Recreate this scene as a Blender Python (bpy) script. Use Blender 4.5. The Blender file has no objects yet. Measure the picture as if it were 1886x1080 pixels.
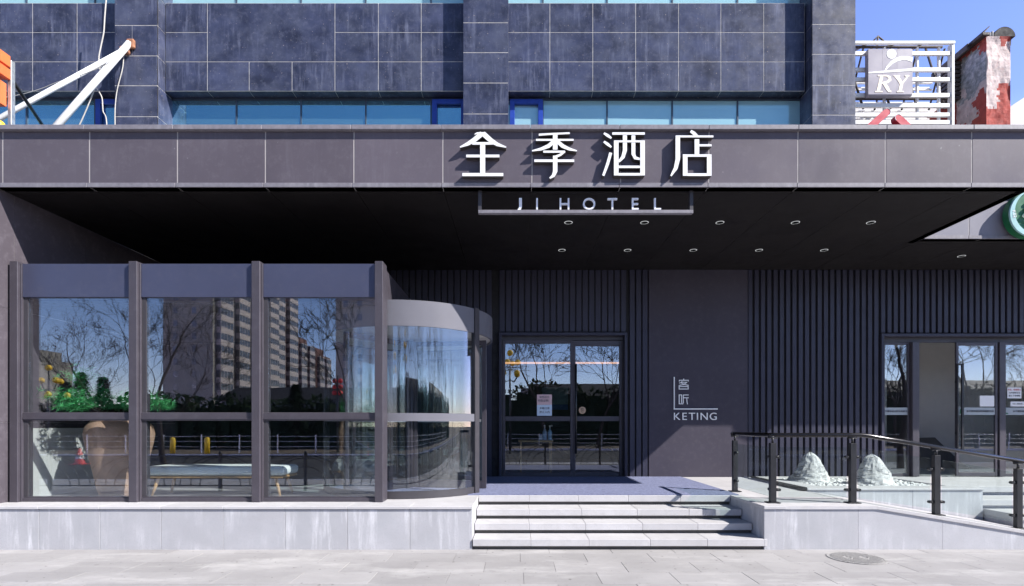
import bpy, bmesh, math, random
from mathutils import Vector, Matrix
R = random.Random(7)
D = bpy.data
S = bpy.context.scene
COL = S.collection
# ------------------------------------------------------------------ camera model (metres; camera at the origin of X and Y)
F, CX, CY, ZC = 980.0, 951.0, 785.0, 1.448
FLOOR, SOF = 0.508, 4.328
def X(px, y): return (px - CX) * y / F
def Z(py, y): return ZC + (CY - py) * y / F
def P(px, py, y): return (X(px, y), y, Z(py, y))
Y_WALL, Y_FAS, Y_FAS2, Y_PLINTH, Y_VEST = 9.80, 6.414, 8.18, 6.21, 6.55
Y_PIL, Y_SP, Y_WIN = 9.50, 9.70, 9.92
SUN = Vector((1.11, -0.57, 1.0)).normalized()

# ------------------------------------------------------------------ materials
def srgb(r, g, b):
    f = lambda c: (c / 255 / 12.92) if c / 255 <= 0.04045 else ((c / 255 + 0.055) / 1.055) ** 2.4
    return (f(r), f(g), f(b))
class NT:
    def __init__(s, name):
        s.m = D.materials.new(name); s.m.use_nodes = True
        s.t = s.m.node_tree; s.t.nodes.clear()
        s.out = s.n('ShaderNodeOutputMaterial')
    def n(s, typ, **kw):
        nd = s.t.nodes.new(typ)
        for k, v in kw.items(): setattr(nd, k, v)
        return nd
    def l(s, a, b): s.t.links.new(a, b)
    def noise(s, scale, detail=4, rough=.55, stretch=None, coord='Object'):
        tc = s.n('ShaderNodeTexCoord'); src = tc.outputs[coord]
        if stretch:
            mp = s.n('ShaderNodeMapping'); mp.inputs['Scale'].default_value = stretch
            s.l(src, mp.inputs[0]); src = mp.outputs[0]
        nz = s.n('ShaderNodeTexNoise'); nz.inputs['Scale'].default_value = scale
        nz.inputs['Detail'].default_value = detail; nz.inputs['Roughness'].default_value = rough
        s.l(src, nz.inputs['Vector']); return nz.outputs['Fac']
    def ramp(s, fac, a, b, lo=0., hi=1.):
        mr = s.n('ShaderNodeMapRange'); mr.clamp = True
        s.l(fac, mr.inputs[0])
        for i, v in zip((1, 2, 3, 4), (a, b, lo, hi)): mr.inputs[i].default_value = v
        return mr.outputs[0]
    def mix(s, fac, a, b, mode='MIX'):
        mx = s.n('ShaderNodeMix', data_type='RGBA', blend_type=mode)
        if isinstance(fac, (int, float)): mx.inputs[0].default_value = fac
        else: s.l(fac, mx.inputs[0])
        for i, v in ((6, a), (7, b)):
            if isinstance(v, tuple): mx.inputs[i].default_value = (*v, 1)
            else: s.l(v, mx.inputs[i])
        return mx.outputs[2]
    def mul(s, a, b):
        m = s.n('ShaderNodeMath', operation='MULTIPLY')
        for i, v in enumerate((a, b)):
            if isinstance(v, (int, float)): m.inputs[i].default_value = v
            else: s.l(v, m.inputs[i])
        return m.outputs[0]
def surf(name, col, rough=.5, metal=0., var=.12, scale=6., spec=.5, streak=None, streak_amt=.5, streak_lo=.52,
         speck=None, speck_amt=.6, speck_th=.66, speck_scale=60., island=0., bump=0., bump_scale=80., patch=None, patch_amt=.5, patch_scale=1.2,
         dust=None, dust_amt=.3, coat=0.):
    t = NT(name); c = tuple(col)
    dk = tuple(max(0, k * (1 - var)) for k in c); lt = tuple(min(1, k * (1 + var)) for k in c)
    colr = t.mix(t.ramp(t.noise(scale, 5), .3, .7), dk, lt)
    if island:
        g = t.n('ShaderNodeNewGeometry')
        v = t.ramp(g.outputs['Random Per Island'], 0, 1, 1 - island, 1 + island)
        cc = t.n('ShaderNodeCombineColor'); [t.l(v, cc.inputs[i]) for i in range(3)]
        colr = t.mix(1., colr, cc.outputs[0], 'MULTIPLY')
    if patch:
        colr = t.mix(t.mul(t.ramp(t.noise(patch_scale, 6, .62), .46, .66), patch_amt), colr, patch)
    if dust:
        colr = t.mix(t.mul(t.ramp(t.noise(9, 8, .75), .5, .72), dust_amt), colr, dust)
    if streak:
        a = t.ramp(t.noise(3.2, 6, .7, (3.2, 3.2, .32)), streak_lo, streak_lo + .2)
        b = t.ramp(t.noise(1.1, 3, .6), .42, .62)
        colr = t.mix(t.mul(t.mul(a, b), streak_amt), colr, streak)
    if speck:
        colr = t.mix(t.mul(t.ramp(t.noise(speck_scale, 2, .5), speck_th, speck_th + .05), speck_amt), colr, speck)
    p = t.n('ShaderNodeBsdfPrincipled')
    t.l(colr, p.inputs['Base Color'])
    t.l(t.ramp(t.noise(scale * 1.7, 4), .3, .7, max(.02, rough * .82), min(1, rough * 1.18)), p.inputs['Roughness'])
    p.inputs['Metallic'].default_value = metal
    p.inputs['Specular IOR Level'].default_value = spec
    p.inputs['Coat Weight'].default_value = coat
    if bump:
        bp = t.n('ShaderNodeBump'); bp.inputs['Strength'].default_value = bump; bp.inputs['Distance'].default_value = .02
        t.l(t.noise(bump_scale, 5, .6), bp.inputs['Height']); t.l(bp.outputs[0], p.inputs['Normal'])
    t.l(p.outputs[0], t.out.inputs[0]); return t.m
def glass(name, tint=(.80, .86, .87), base=.075, power=5., gloss=(.95, .97, 1.), wav=0.):
    t = NT(name)
    tr = t.n('ShaderNodeBsdfTransparent'); tr.inputs[0].default_value = (*tint, 1)
    gl = t.n('ShaderNodeBsdfGlossy'); gl.inputs['Roughness'].default_value = 0.; gl.inputs[0].default_value = (*gloss, 1)
    lw = t.n('ShaderNodeLayerWeight'); lw.inputs['Blend'].default_value = .5
    pw = t.n('ShaderNodeMath', operation='POWER'); t.l(lw.outputs['Facing'], pw.inputs[0]); pw.inputs[1].default_value = power
    fac = t.ramp(pw.outputs[0], 0, 1, base, 1.)
    if wav:
        bp = t.n('ShaderNodeBump'); bp.inputs['Strength'].default_value = wav; bp.inputs['Distance'].default_value = .01
        t.l(t.noise(2.2, 2, .5), bp.inputs['Height']); t.l(bp.outputs[0], gl.inputs['Normal'])
    mx = t.n('ShaderNodeMixShader'); t.l(fac, mx.inputs[0]); t.l(tr.outputs[0], mx.inputs[1]); t.l(gl.outputs[0], mx.inputs[2])
    t.l(mx.outputs[0], t.out.inputs[0]); return t.m
def emit(name, col, st):
    t = NT(name); e = t.n('ShaderNodeEmission'); e.inputs[0].default_value = (*col, 1); e.inputs[1].default_value = st
    t.l(e.outputs[0], t.out.inputs[0]); return t.m

M = {}
M['granite_dark'] = surf('dark granite cladding', (.043, .051, .096), .34, var=.4, spec=.35, scale=3, island=.16, streak=(.22, .24, .34), streak_amt=.62, streak_lo=.5,
                         speck=(.42, .36, .32), speck_amt=.75, speck_th=.685, speck_scale=30, dust=(.15, .16, .22), dust_amt=.5, patch=(.12, .135, .20), patch_amt=.42, patch_scale=1.9)
M['grout'] = surf('pale grout', (.58, .55, .52), .9, var=.2, scale=14)
M['fascia'] = surf('dark aluminium fascia panel', (.107, .093, .114), .46, spec=.25, var=.10, scale=1.1, island=.09, streak=(.2, .19, .22), streak_amt=.22, dust=(.19, .175, .20), dust_amt=.28, speck=(.3, .29, .31), speck_amt=.4, speck_th=.72, speck_scale=13)
M['fascia_trim'] = surf('weathered aluminium trim', (.20, .188, .215), .5, var=.15, scale=20, streak=(.4, .39, .42), streak_amt=.5, streak_lo=.5)
M['joint'] = surf('panel joint sealant', (.42, .39, .38), .8)
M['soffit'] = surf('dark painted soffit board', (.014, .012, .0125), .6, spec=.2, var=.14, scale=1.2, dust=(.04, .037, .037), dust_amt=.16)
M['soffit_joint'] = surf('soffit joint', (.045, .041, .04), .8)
M['side_wall'] = surf('side wall panel', (.088, .076, .091), .65, spec=.1, var=.08, scale=2, dust=(.22, .2, .23), dust_amt=.3)
M['rib'] = surf('dark ribbed cladding', (.042, .042, .066), .42, var=.08, spec=.28, scale=2.2, dust=(.07, .064, .08), dust_amt=.12)
M['rib_back'] = surf('cladding groove', (.010, .0095, .013), .7)
M['plain'] = surf('smooth dark wall panel', (.062, .056, .075), .5, spec=.15, var=.07, scale=1.4, dust=(.12, .11, .125), dust_amt=.35)
M['frame'] = surf('dark bronze aluminium frame', (.064, .057, .071), .42, metal=.1, var=.07, scale=4, dust=(.18, .17, .19), dust_amt=.15)
M['frame_dk'] = surf('darker aluminium frame', (.045, .042, .05), .5, var=.1)  # darker frame tone for jambs, stiles, drum posts and hangers
M['vest_panel'] = surf('coated header panel', (.066, .073, .125), .36, metal=.25, var=.06, scale=1.8, dust=(.17, .16, .18), dust_amt=.12)
M['drum'] = surf('brushed drum metal', (.145, .145, .17), .48, spec=.2, var=.05, scale=3)
M['glass'] = glass('clear glazing', tint=(.94, .97, .98), base=.13, wav=.02)
M['glass_curved'] = glass('curved glazing', tint=(.90, .93, .94), base=.10, wav=.03)
M['glass_rail'] = glass('balustrade glass', tint=(.90, .95, .94), base=.03)
M['blue_glass'] = surf('blue coated window glass', (.42, .82, 1.), .03, metal=.92, var=.06, scale=.6)
M['teal_glass'] = surf('teal coated window glass', (.50, .82, .88), .08, metal=.45, var=.06, scale=.6)
M['blue_frame'] = surf('blue window frame', (.02, .06, .36), .35, var=.15, scale=9)
M['mullion_dk'] = surf('thin dark mullion', (.05, .07, .11), .4)
M['granite'] = surf('pale grey granite', (.42, .42, .45), .62, var=.07, scale=3, island=.045, streak=(.86, .86, .90), streak_amt=.6, streak_lo=.5,
                    speck=(.30, .30, .33), speck_amt=.45, speck_th=.58, speck_scale=95, patch=(.36, .37, .40), patch_amt=.4, patch_scale=1.7)
M['granite_top'] = surf('pale stone tread', (.49, .48, .495), .6, var=.06, scale=5, island=.05, speck=(.33, .33, .35), speck_amt=.35, speck_th=.6, speck_scale=120, dust=(.37, .36, .36), dust_amt=.45)
M['gap'] = surf('dark joint', (.10, .095, .09), .9)
M['mat'] = surf('blue grey entrance carpet', (.19, .21, .34), .95, var=.25, scale=26, speck=(.30, .31, .38), speck_amt=.6, speck_th=.55, speck_scale=170, bump=.5, bump_scale=300, spec=.1)
M['pave_joint'] = surf('paving joint', (.22, .20, .19), .95, var=.3)
M['white_letter'] = surf('white acrylic letter', (.86, .86, .86), .35, var=.02)
M['letter_side'] = surf('dark letter return', (.07, .062, .06), .5)
M['hang_letter'] = surf('pale painted letter', (.86, .88, .95), .4, var=.02)
M['black_metal'] = surf('black powder coated steel', (.018, .018, .021), .38, var=.15, scale=10)
M['rail'] = surf('polished black handrail', (.03, .028, .03), .16, metal=.6, var=.1)
M['steel'] = surf('galvanised steel', (.42, .43, .45), .4, metal=.7, var=.2, scale=18)
M['white_pole'] = surf('white painted pole', (.78, .79, .80), .45, var=.05, dust=(.5, .48, .46), dust_amt=.5)
M['rust'] = surf('rusty steel', (.36, .16, .09), .85, var=.4, scale=22)
M['wire'] = surf('pale cable', (.50, .48, .45), .7)
M['orange'] = surf('orange sign face', (.78, .17, .05), .4, var=.06)
M['yellow'] = surf('yellow plastic', (.80, .52, .03), .4, var=.06)
M['white_plastic'] = surf('white plastic', (.8, .8, .8), .35, var=.03)
M['red_sign'] = surf('red sign letter', (.52, .045, .07), .35, var=.06)
M['slat'] = surf('white steel slat', (.80, .80, .80), .5, var=.05, dust=(.55, .5, .46), dust_amt=.5)
M['slat_dk'] = surf('dark rusty steel', (.07, .055, .05), .7, var=.4, scale=15)
M['ry_face'] = surf('grey sign panel', (.30, .28, .34), .35, var=.06, scale=1.5)
M['ry_gold'] = surf('faded gold letter', (.85, .74, .62), .4)
M['red_plaster'] = surf('peeling red plaster', (.40, .075, .06), .9, var=.2, scale=5, bump=.8, bump_scale=7)
M['peel'] = surf('peeled plaster', (.62, .52, .50), .95, var=.25, scale=6, dust=(.45, .2, .18), dust_amt=.5, bump=1.0, bump_scale=6)
M['peel_gray'] = surf('peeled grey render', (.30, .31, .32), .95, var=.4, scale=9, dust=(.7, .62, .62), dust_amt=.6, bump=1., bump_scale=7)
M['white_wall'] = surf('white rendered wall', (.74, .72, .72), .9, var=.06, dust=(.5, .48, .47), dust_amt=.5)
M['green_sign'] = surf('green sign body', (.008, .12, .045), .4)
M['teal_sign'] = surf('pale teal sign face', (.34, .56, .57), .35)
M['gravel'] = surf('white gravel', (.66, .66, .66), .9, var=.4, scale=60, bump=1., bump_scale=60)
M['rock'] = surf('grey striated rock', (.40, .40, .41), .9, var=.35, scale=11, dust=(.78, .78, .78), dust_amt=.9, speck=(.10, .10, .105), speck_amt=.75, speck_th=.56, speck_scale=16, bump=1., bump_scale=18)
def rock_mat():
    t = NT('pale striated rock'); base = t.mix(t.ramp(t.noise(5, 6, .65), .35, .65), (.40, .40, .41), (.66, .66, .66))
    base = t.mix(t.mul(t.ramp(t.noise(3.0, 6, .72, (2.2, 2.2, 9.)),   .53, .62), .8), base, (.10, .10, .105))
    base = t.mix(t.mul(t.ramp(t.noise(26, 4, .7), .55, .66), .6), base, (.13, .13, .13))
    p = t.n('ShaderNodeBsdfPrincipled'); t.l(base, p.inputs['Base Color']); p.inputs['Roughness'].default_value = .9
    bp = t.n('ShaderNodeBump'); bp.inputs['Strength'].default_value = 1.; bp.inputs['Distance'].default_value = .03
    t.l(t.noise(3.0, 7, .75, (2.2, 2.2, 9.)), bp.inputs['Height']); t.l(bp.outputs[0], p.inputs['Normal'])
    t.l(p.outputs[0], t.out.inputs[0]); return t.m
M['rock'] = rock_mat()
M['terracotta'] = surf('terracotta jar', (.50, .32, .23), .7, var=.2, scale=5, dust=(.65, .42, .28), dust_amt=.5)
M['pine'] = surf('pine needles', (.07, .36, .12), .6, var=.45, scale=14)
M['bark'] = surf('grey brown bark', (.042, .034, .029), .95, spec=.1, var=.35, scale=18)
M['cushion'] = surf('pale blue upholstery', (.84, .89, .87), .85, var=.04)
M['wood'] = surf('light oak', (.52, .32, .15), .5, var=.2, scale=9)
M['in_floor'] = surf('pale interior stone floor', (.36, .36, .36), .4, var=.1, scale=2)
M['in_wall'] = surf('dark lobby wall', (.05, .047, .046), .6, var=.12)
M['in_white'] = surf('white interior wall', (.62, .62, .60), .8, var=.04)
M['in_grey'] = surf('grey interior wall', (.60, .56, .53), .8, var=.03)
M['ceil'] = surf('lobby ceiling', (.30, .29, .28), .8)
M['dark_wood'] = surf('dark stair panel', (.05, .042, .04), .5)
M['warm'] = emit('warm cove light', (1., .52, .30), .55)
M['bottle'] = surf('pale blue bottle', (.42, .62, .80), .25)
M['bottle_blue'] = surf('blue cap', (.05, .2, .6), .3)
M['paper'] = surf('white paper', (.82, .82, .84), .8, var=.02)
M['paper_pink'] = surf('pink paper', (.78, .55, .55), .8, var=.02)
M['paper_blue'] = surf('pale blue paper', (.68, .80, .92), .8, var=.02)
M['ink'] = surf('dark ink', (.03, .03, .045), .7)
M['ink_red'] = surf('red ink', (.55, .08, .08), .7)
M['sticker'] = surf('tan sticker', (.62, .42, .27), .6)
M['frost'] = surf('frosted film', (.36, .40, .43), .6, var=.04)
M['poster'] = surf('teal wall poster', (.22, .38, .42), .5, var=.25, scale=4)
M['poster_blue'] = surf('blue poster band', (.03, .12, .36), .5)
M['roof_dark'] = surf('dark roofing membrane', (.045, .043, .045), .9)
M['fascia_sheen'] = surf('fascia panel with painted sheen', (.23, .225, .265), .45, spec=.3, var=.06, scale=1.2, dust=(.32, .31, .35), dust_amt=.2)  # rear fascia: reflected sheen painted in as a lighter base colour
M['ring_glow'] = emit('trim ring with added glow', (.95, .97, 1.), .42)  # trim ring's brightness put in as emission
M['lens_black'] = surf('dark lamp recess', (.004, .004, .004), .6, spec=.1)
M['iron'] = surf('cast iron cover', (.34, .33, .325), .7, var=.2, scale=30)
M['asphalt'] = surf('asphalt', (.032, .031, .031), .9, var=.25, scale=5, dust=(.07, .068, .066), dust_amt=.5)
M['verge'] = surf('dry verge soil', (.11, .085, .06), .95, var=.35, scale=3)
M['hedge'] = surf('dark evergreen leaves', (.014, .024, .013), .95, spec=.05, var=.5, scale=7)
M['tower_side'] = surf('pale concrete gable', (.25, .235, .20), .85, var=.06, scale=.2)
M['red_brick'] = surf('dark red facade', (.11, .05, .04), .85, var=.15, scale=.4)
M['bay_white'] = surf('white bay band', (.36, .315, .29), .8, var=.05)
M['bay_glass'] = surf('dark bay windows', (.06, .07, .085), .2, var=.5, scale=1.3)
M['grey_wall'] = surf('grey rendered wall', (.13, .125, .12), .9, var=.15, scale=.7)
M['lantern_yellow'] = surf('yellow globe', (.80, .50, .02), .35)
M['lantern_red'] = surf('red lantern', (.62, .03, .03), .5)
M['cone'] = surf('traffic cone red', (.70, .05, .05), .5)
M['van'] = surf('silver car paint', (.55, .56, .58), .3, metal=.4)
M['tyre'] = surf('rubber', (.02, .02, .02), .8)
def paving():
    t = NT('stone paving slab'); tc = t.n('ShaderNodeTexCoord')
    base = t.mix(t.ramp(t.noise(1.3, 6, .65), .3, .7), (.29, .28, .282), (.375, .363, .365))
    g = t.n('ShaderNodeNewGeometry'); v = t.ramp(g.outputs['Random Per Island'], 0, 1, .90, 1.08)
    cc = t.n('ShaderNodeCombineColor'); [t.l(v, cc.inputs[i]) for i in range(3)]
    base = t.mix(1., base, cc.outputs[0], 'MULTIPLY')
    base = t.mix(t.mul(t.ramp(t.noise(120, 3), .55, .7), .35), base, (.34, .33, .33))
    base = t.mix(t.mul(t.ramp(t.noise(1.1, 7, .7, (.55, 1.6, 1)), .52, .68), .6), base, (.56, .545, .54))
    base = t.mix(t.mul(t.ramp(t.noise(2.3, 7, .7), .60, .74), .35), base, (.25, .235, .235))
    base = t.mix(t.mul(t.ramp(t.noise(17, 2, .4), .70, .73), .55), base, (.10, .095, .09))
    base = t.mix(t.mul(t.ramp(t.noise(5.5, 8, .8, (1, 1.8, 1)), .57, .64), .22), base, (.17, .155, .15))
    p = t.n('ShaderNodeBsdfPrincipled'); t.l(base, p.inputs['Base Color']); p.inputs['Roughness'].default_value = .75
    bp = t.n('ShaderNodeBump'); bp.inputs['Strength'].default_value = .25; bp.inputs['Distance'].default_value = .01
    t.l(t.noise(60, 5), bp.inputs['Height']); t.l(bp.outputs[0], p.inputs['Normal'])
    t.l(p.outputs[0], t.out.inputs[0]); return t.m
M['paving'] = paving()
def mats(*names): return [M[n] for n in names]

# ------------------------------------------------------------------ mesh builder
class MB:
    def __init__(s): s.v, s.f, s.m, s.sm = [], [], [], []
    def add(s, vs, fs, mi=0, smooth=False):
        b = len(s.v); s.v += [tuple(p) for p in vs]
        for f in fs: s.f.append([b + i for i in f]); s.m.append(mi); s.sm.append(smooth)
        return s
    def box(s, x0, x1, y0, y1, z0, z1, mi=0, bev=0.):
        if x0 > x1: x0, x1 = x1, x0
        if y0 > y1: y0, y1 = y1, y0
        if z0 > z1: z0, z1 = z1, z0
        if bev > 0:
            b = min(bev, (x1 - x0) / 3, (y1 - y0) / 3, (z1 - z0) / 3)
            bm = bmesh.new(); bmesh.ops.create_cube(bm, size=1)
            for v in bm.verts:
                v.co = Vector(((x0 + x1) / 2 + v.co.x * (x1 - x0), (y0 + y1) / 2 + v.co.y * (y1 - y0), (z0 + z1) / 2 + v.co.z * (z1 - z0)))
            bmesh.ops.bevel(bm, geom=list(bm.edges), offset=b, segments=1, affect='EDGES', profile=.5)
            bm.verts.index_update()
            s.add([v.co[:] for v in bm.verts], [[v.index for v in f.verts] for f in bm.faces], mi); bm.free(); return s
        vs = [(x, y, z) for x in (x0, x1) for y in (y0, y1) for z in (z0, z1)]
        return s.add(vs, [(0, 1, 3, 2), (4, 6, 7, 5), (0, 4, 5, 1), (2, 3, 7, 6), (0, 2, 6, 4), (1, 5, 7, 3)], mi)
    def prism(s, poly, y0, y1, mi=0, mi_side=None):      # poly: (x, z) outline, extruded along Y (front is y0)
        a = sum(poly[i][0] * poly[(i + 1) % len(poly)][1] - poly[(i + 1) % len(poly)][0] * poly[i][1] for i in range(len(poly)))
        if a < 0: poly = poly[::-1]
        n = len(poly); ms = mi if mi_side is None else mi_side
        vs = [(x, y0, z) for x, z in poly] + [(x, y1, z) for x, z in poly]
        s.add(vs, [list(range(n))], mi); b = len(s.v) - 2 * n
        s.f.append([b + n + i for i in reversed(range(n))]); s.m.append(ms); s.sm.append(False)
        for i in range(n):
            j = (i + 1) % n
            s.f.append([b + i, b + n + i, b + n + j, b + j]); s.m.append(ms); s.sm.append(False)
        return s
    def prism_x(s, poly, x0, x1, mi=0):                   # poly: (y, z) outline along X
        n = len(poly)
        vs = [(x0, y, z) for y, z in poly] + [(x1, y, z) for y, z in poly]
        return s.add(vs, [list(range(n)), list(range(2 * n - 1, n - 1, -1))] + [[i, n + i, n + (i + 1) % n, (i + 1) % n] for i in range(n)], mi)
    def stroke(s, pts, w, y0, y1, mi=0, mi_side=None):    # pts (x, z) with widths -> ribbon prism in the facade plane
        if not isinstance(w, (list, tuple)): w = [w] * len(pts)
        L, Rr = [], []
        for i, (x, z) in enumerate(pts):
            a = pts[max(0, i - 1)]; b = pts[min(len(pts) - 1, i + 1)]
            dx, dz = b[0] - a[0], b[1] - a[1]; l = math.hypot(dx, dz) or 1
            nx, nz = -dz / l, dx / l
            L.append((x + nx * w[i] / 2, z + nz * w[i] / 2)); Rr.append((x - nx * w[i] / 2, z - nz * w[i] / 2))
        return s.prism(L + Rr[::-1], y0, y1, mi, mi_side)
    def tube(s, pts, r, n=8, mi=0, cap=True, smooth=True):
        pts = [Vector(p) for p in pts]; rs = r if isinstance(r, (list, tuple)) else [r] * len(pts)
        rings = []; up = Vector((0, 0, 1)); prev = None
        for i, p in enumerate(pts):
            t = (pts[min(i + 1, len(pts) - 1)] - pts[max(i - 1, 0)]).normalized()
            if prev is None:
                u = t.cross(up if abs(t.z) < .95 else Vector((1, 0, 0))).normalized()
            else:
                u = (prev - t * prev.dot(t)).normalized()
            prev = u; w = t.cross(u)
            rings.append([p + (u * math.cos(2 * math.pi * k / n) + w * math.sin(2 * math.pi * k / n)) * rs[i] for k in range(n)])
        vs = [q for rg in rings for q in rg]; fs = []
        for i in range(len(pts) - 1):
            for k in range(n):
                fs.append((i * n + k, i * n + (k + 1) % n, (i + 1) * n + (k + 1) % n, (i + 1) * n + k))
        s.add(vs, fs, mi, smooth)
        if cap:
            b = len(s.v) - len(vs)
            s.f += [[b + k for k in reversed(range(n))], [b + (len(pts) - 1) * n + k for k in range(n)]]
            s.m += [mi, mi]; s.sm += [False, False]
        return s
    def lathe(s, prof, cx, cy, n=24, mi=0, smooth=True):  # prof: (radius, z)
        vs = [(cx + r * math.cos(2 * math.pi * k / n), cy + r * math.sin(2 * math.pi * k / n), z) for r, z in prof for k in range(n)]
        fs = [(i * n + k, i * n + (k + 1) % n, (i + 1) * n + (k + 1) % n, (i + 1) * n + k) for i in range(len(prof) - 1) for k in range(n)]
        return s.add(vs, fs, mi, smooth)
    def arc(s, cx, cy, r0, r1, a0, a1, z0, z1, n=32, mi=0, smooth=True):   # curved wall between two radii
        full = abs(a1 - a0 - 2 * math.pi) < 1e-6
        A = [a0 + (a1 - a0) * i / n for i in range(n + 1)]
        for r, flip in ((r1, False), (r0, True)):
            vs = [(cx + r * math.cos(a), cy + r * math.sin(a), z) for a in A for z in (z0, z1)]
            fs = [(2 * i, 2 * i + 2, 2 * i + 3, 2 * i + 1) for i in range(n)]
            if flip: fs = [f[::-1] for f in fs]
            s.add(vs, fs, mi, smooth)
        for z, flip in ((z1, False), (z0, True)):
            vs = [(cx + r * math.cos(a), cy + r * math.sin(a), z) for a in A for r in (r0, r1)]
            fs = [(2 * i, 2 * i + 1, 2 * i + 3, 2 * i + 2) for i in range(n)]
            if flip: fs = [f[::-1] for f in fs]
            s.add(vs, fs, mi)
        if not full:
            for a, flip in ((a0, False), (a1, True)):
                vs = [(cx + r * math.cos(a), cy + r * math.sin(a), z) for r, z in ((r0, z0), (r1, z0), (r1, z1), (r0, z1))]
                s.add(vs, [(0, 1, 2, 3) if not flip else (3, 2, 1, 0)], mi)
        return s
    def ball(s, c, r, n=14, mi=0, sz=1.):
        prof = [(max(1e-4, r * math.sin(math.pi * i / (n // 2))), c[2] - r * sz * math.cos(math.pi * i / (n // 2))) for i in range(n // 2 + 1)]
        return s.lathe(prof, c[0], c[1], n, mi)
WPOS = {}
def build(mb, name, ms, parent=None, origin=None):
    po = WPOS.get(parent.name, Vector((0, 0, 0))) if parent else Vector((0, 0, 0))
    o0 = Vector(origin) if origin is not None else po
    me = D.meshes.new(name)
    me.from_pydata([Vector(v) - o0 for v in mb.v], [], mb.f)
    for m in ms: me.materials.append(m)
    me.polygons.foreach_set('material_index', mb.m)
    me.polygons.foreach_set('use_smooth', mb.sm)
    me.update()
    bm = bmesh.new(); bm.from_mesh(me)
    if len(bm.faces) < 60000 and not any(mb.sm):
        bmesh.ops.recalc_face_normals(bm, faces=bm.faces); bm.to_mesh(me)
    bm.free()
    o = D.objects.new(name, me); COL.objects.link(o)
    if parent: o.parent = parent
    o.location = o0 - po
    WPOS[o.name] = o0
    return o
def tag(o, label=None, cat=None, group=None, kind=None):
    if label: o['label'] = label
    if cat: o['category'] = cat
    if group: o['group'] = group
    if kind: o['kind'] = kind
    return o
def thing(name, label, cat, loc=(0, 0, 0), group=None):
    o = D.objects.new(name, None); COL.objects.link(o); o.location = loc; o.empty_display_size = .2
    WPOS[o.name] = Vector(loc); return tag(o, label, cat, group)
def dup(root, loc, rotz=0., label=None, scale=None):
    r = root.copy(); COL.objects.link(r); r.location = loc; r.rotation_euler = (0, 0, rotz)
    if scale: r.scale = scale
    if label: r['label'] = label
    for ch in list(root.children):
        c = ch.copy(); COL.objects.link(c); c.parent = r
        for g in ch.children:
            d = g.copy(); COL.objects.link(d); d.parent = c
    return r
def text(body, x, y, z, size, mi_names, name, parent=None, depth=.002, align='CENTER', origin=None, shear=0., bold=0., rot=0., xs=1., label=None):
    cu = D.curves.new('t', 'FONT'); cu.body = body; cu.size = size; cu.extrude = depth / 2; cu.align_x = align; cu.align_y = 'CENTER'
    cu.shear = shear; cu.offset = bold; cu.resolution_u = 4
    ob = D.objects.new('t', cu); COL.objects.link(ob)
    bpy.context.view_layer.update()
    me0 = ob.evaluated_get(bpy.context.evaluated_depsgraph_get()).to_mesh()
    mb = MB()
    c, sn = math.cos(rot), math.sin(rot)
    vs = []
    for v in me0.vertices:
        a, b = v.co.x * xs, v.co.y
        vs.append((x + a * c - b * sn, y - v.co.z, z + a * sn + b * c))
    mb.add(vs, [list(p.vertices) for p in me0.polygons])
    D.objects.remove(ob); D.curves.remove(cu)
    return build(mb, name, mats(*mi_names), parent, origin)

# ================================================================== SETTING
# ground under everything, reaching the horizon
g = MB(); g.add([(-900, -900, -.12), (900, -900, -.12), (900, 900, -.12), (-900, 900, -.12)], [(0, 1, 2, 3)])
tag(build(g, 'ground', mats('verge')), kind='structure')
g = MB(); g.box(-120, 120, -14, -1.2, -.118, -.10)
tag(build(g, 'road', mats('asphalt')), kind='structure')
g = MB(); g.box(-120, 120, -1.2, -1.02, -.118, .006, bev=.01); g.box(-120, 120, -14.2, -14, -.118, .006, bev=.01)
tag(build(g, 'kerb', mats('granite')), kind='structure')
# pavement of staggered slabs over a joint bed
g = MB(); g.box(-40, 40, -1.02, 9.9, -.1, -.006, mi=1)
rows = [-1.0 + .392 * i for i in range(19)]
for i, y0 in enumerate(rows):
    y1 = y0 + .392
    off = (i % 2) * .36 + R.uniform(-.03, .03)
    x = -14 + off
    near = y0 > 3.0
    step = .72
    while x < 14:
        dz = R.uniform(-.0015, .0015) if near else 0
        g.box(x + .0015, x + step - .0015, y0 + .0015, y1 - .0015, -.02, dz, mi=0, bev=.0015 if near else 0)
        x += step
tag(build(g, 'pavement', mats('paving', 'pave_joint')), kind='structure')

# ================================================================== PLATFORM, PLINTH, STEPS
PX1 = (870 - CX) / 157.8
g = MB()
g.box(-8, PX1 - .02, Y_PLINTH + .34, Y_WALL + .12, -.02, FLOOR - .004)
g.box(PX1 - .02, 2.90, 7.30, Y_WALL + .12, -.02, FLOOR - .004)
g.box(2.96, 4.17, Y_PLINTH + .36, Y_WALL + .12, -.02, FLOOR - .004)
g.box(4.17, 12, 8.62, Y_WALL + .12, -.02, FLOOR - .004)
for sx, sy0, sx1, sy1 in ((-8, Y_PLINTH + .34, PX1, 9.8), (PX1, 7.30, 2.96, 9.8), (2.96, 6.6, 4.17, 9.8), (6.76, 8.24, 12, 9.8)):
    nx = max(1, round((sx1 - sx) / .8)); ny = max(1, round((sy1 - sy0) / .8))
    for i in range(nx):
        for j in range(ny):
            xa, xb = sx + (sx1 - sx) * i / nx, sx + (sx1 - sx) * (i + 1) / nx
            ya, yb = sy0 + (sy1 - sy0) * j / ny, sy0 + (sy1 - sy0) * (j + 1) / ny
            g.box(xa + .0015, xb - .0015, ya + .0015, yb - .0015, FLOOR - .02, FLOOR, mi=0)
tag(build(g, 'platform_floor', mats('granite_top')), kind='structure')

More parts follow.
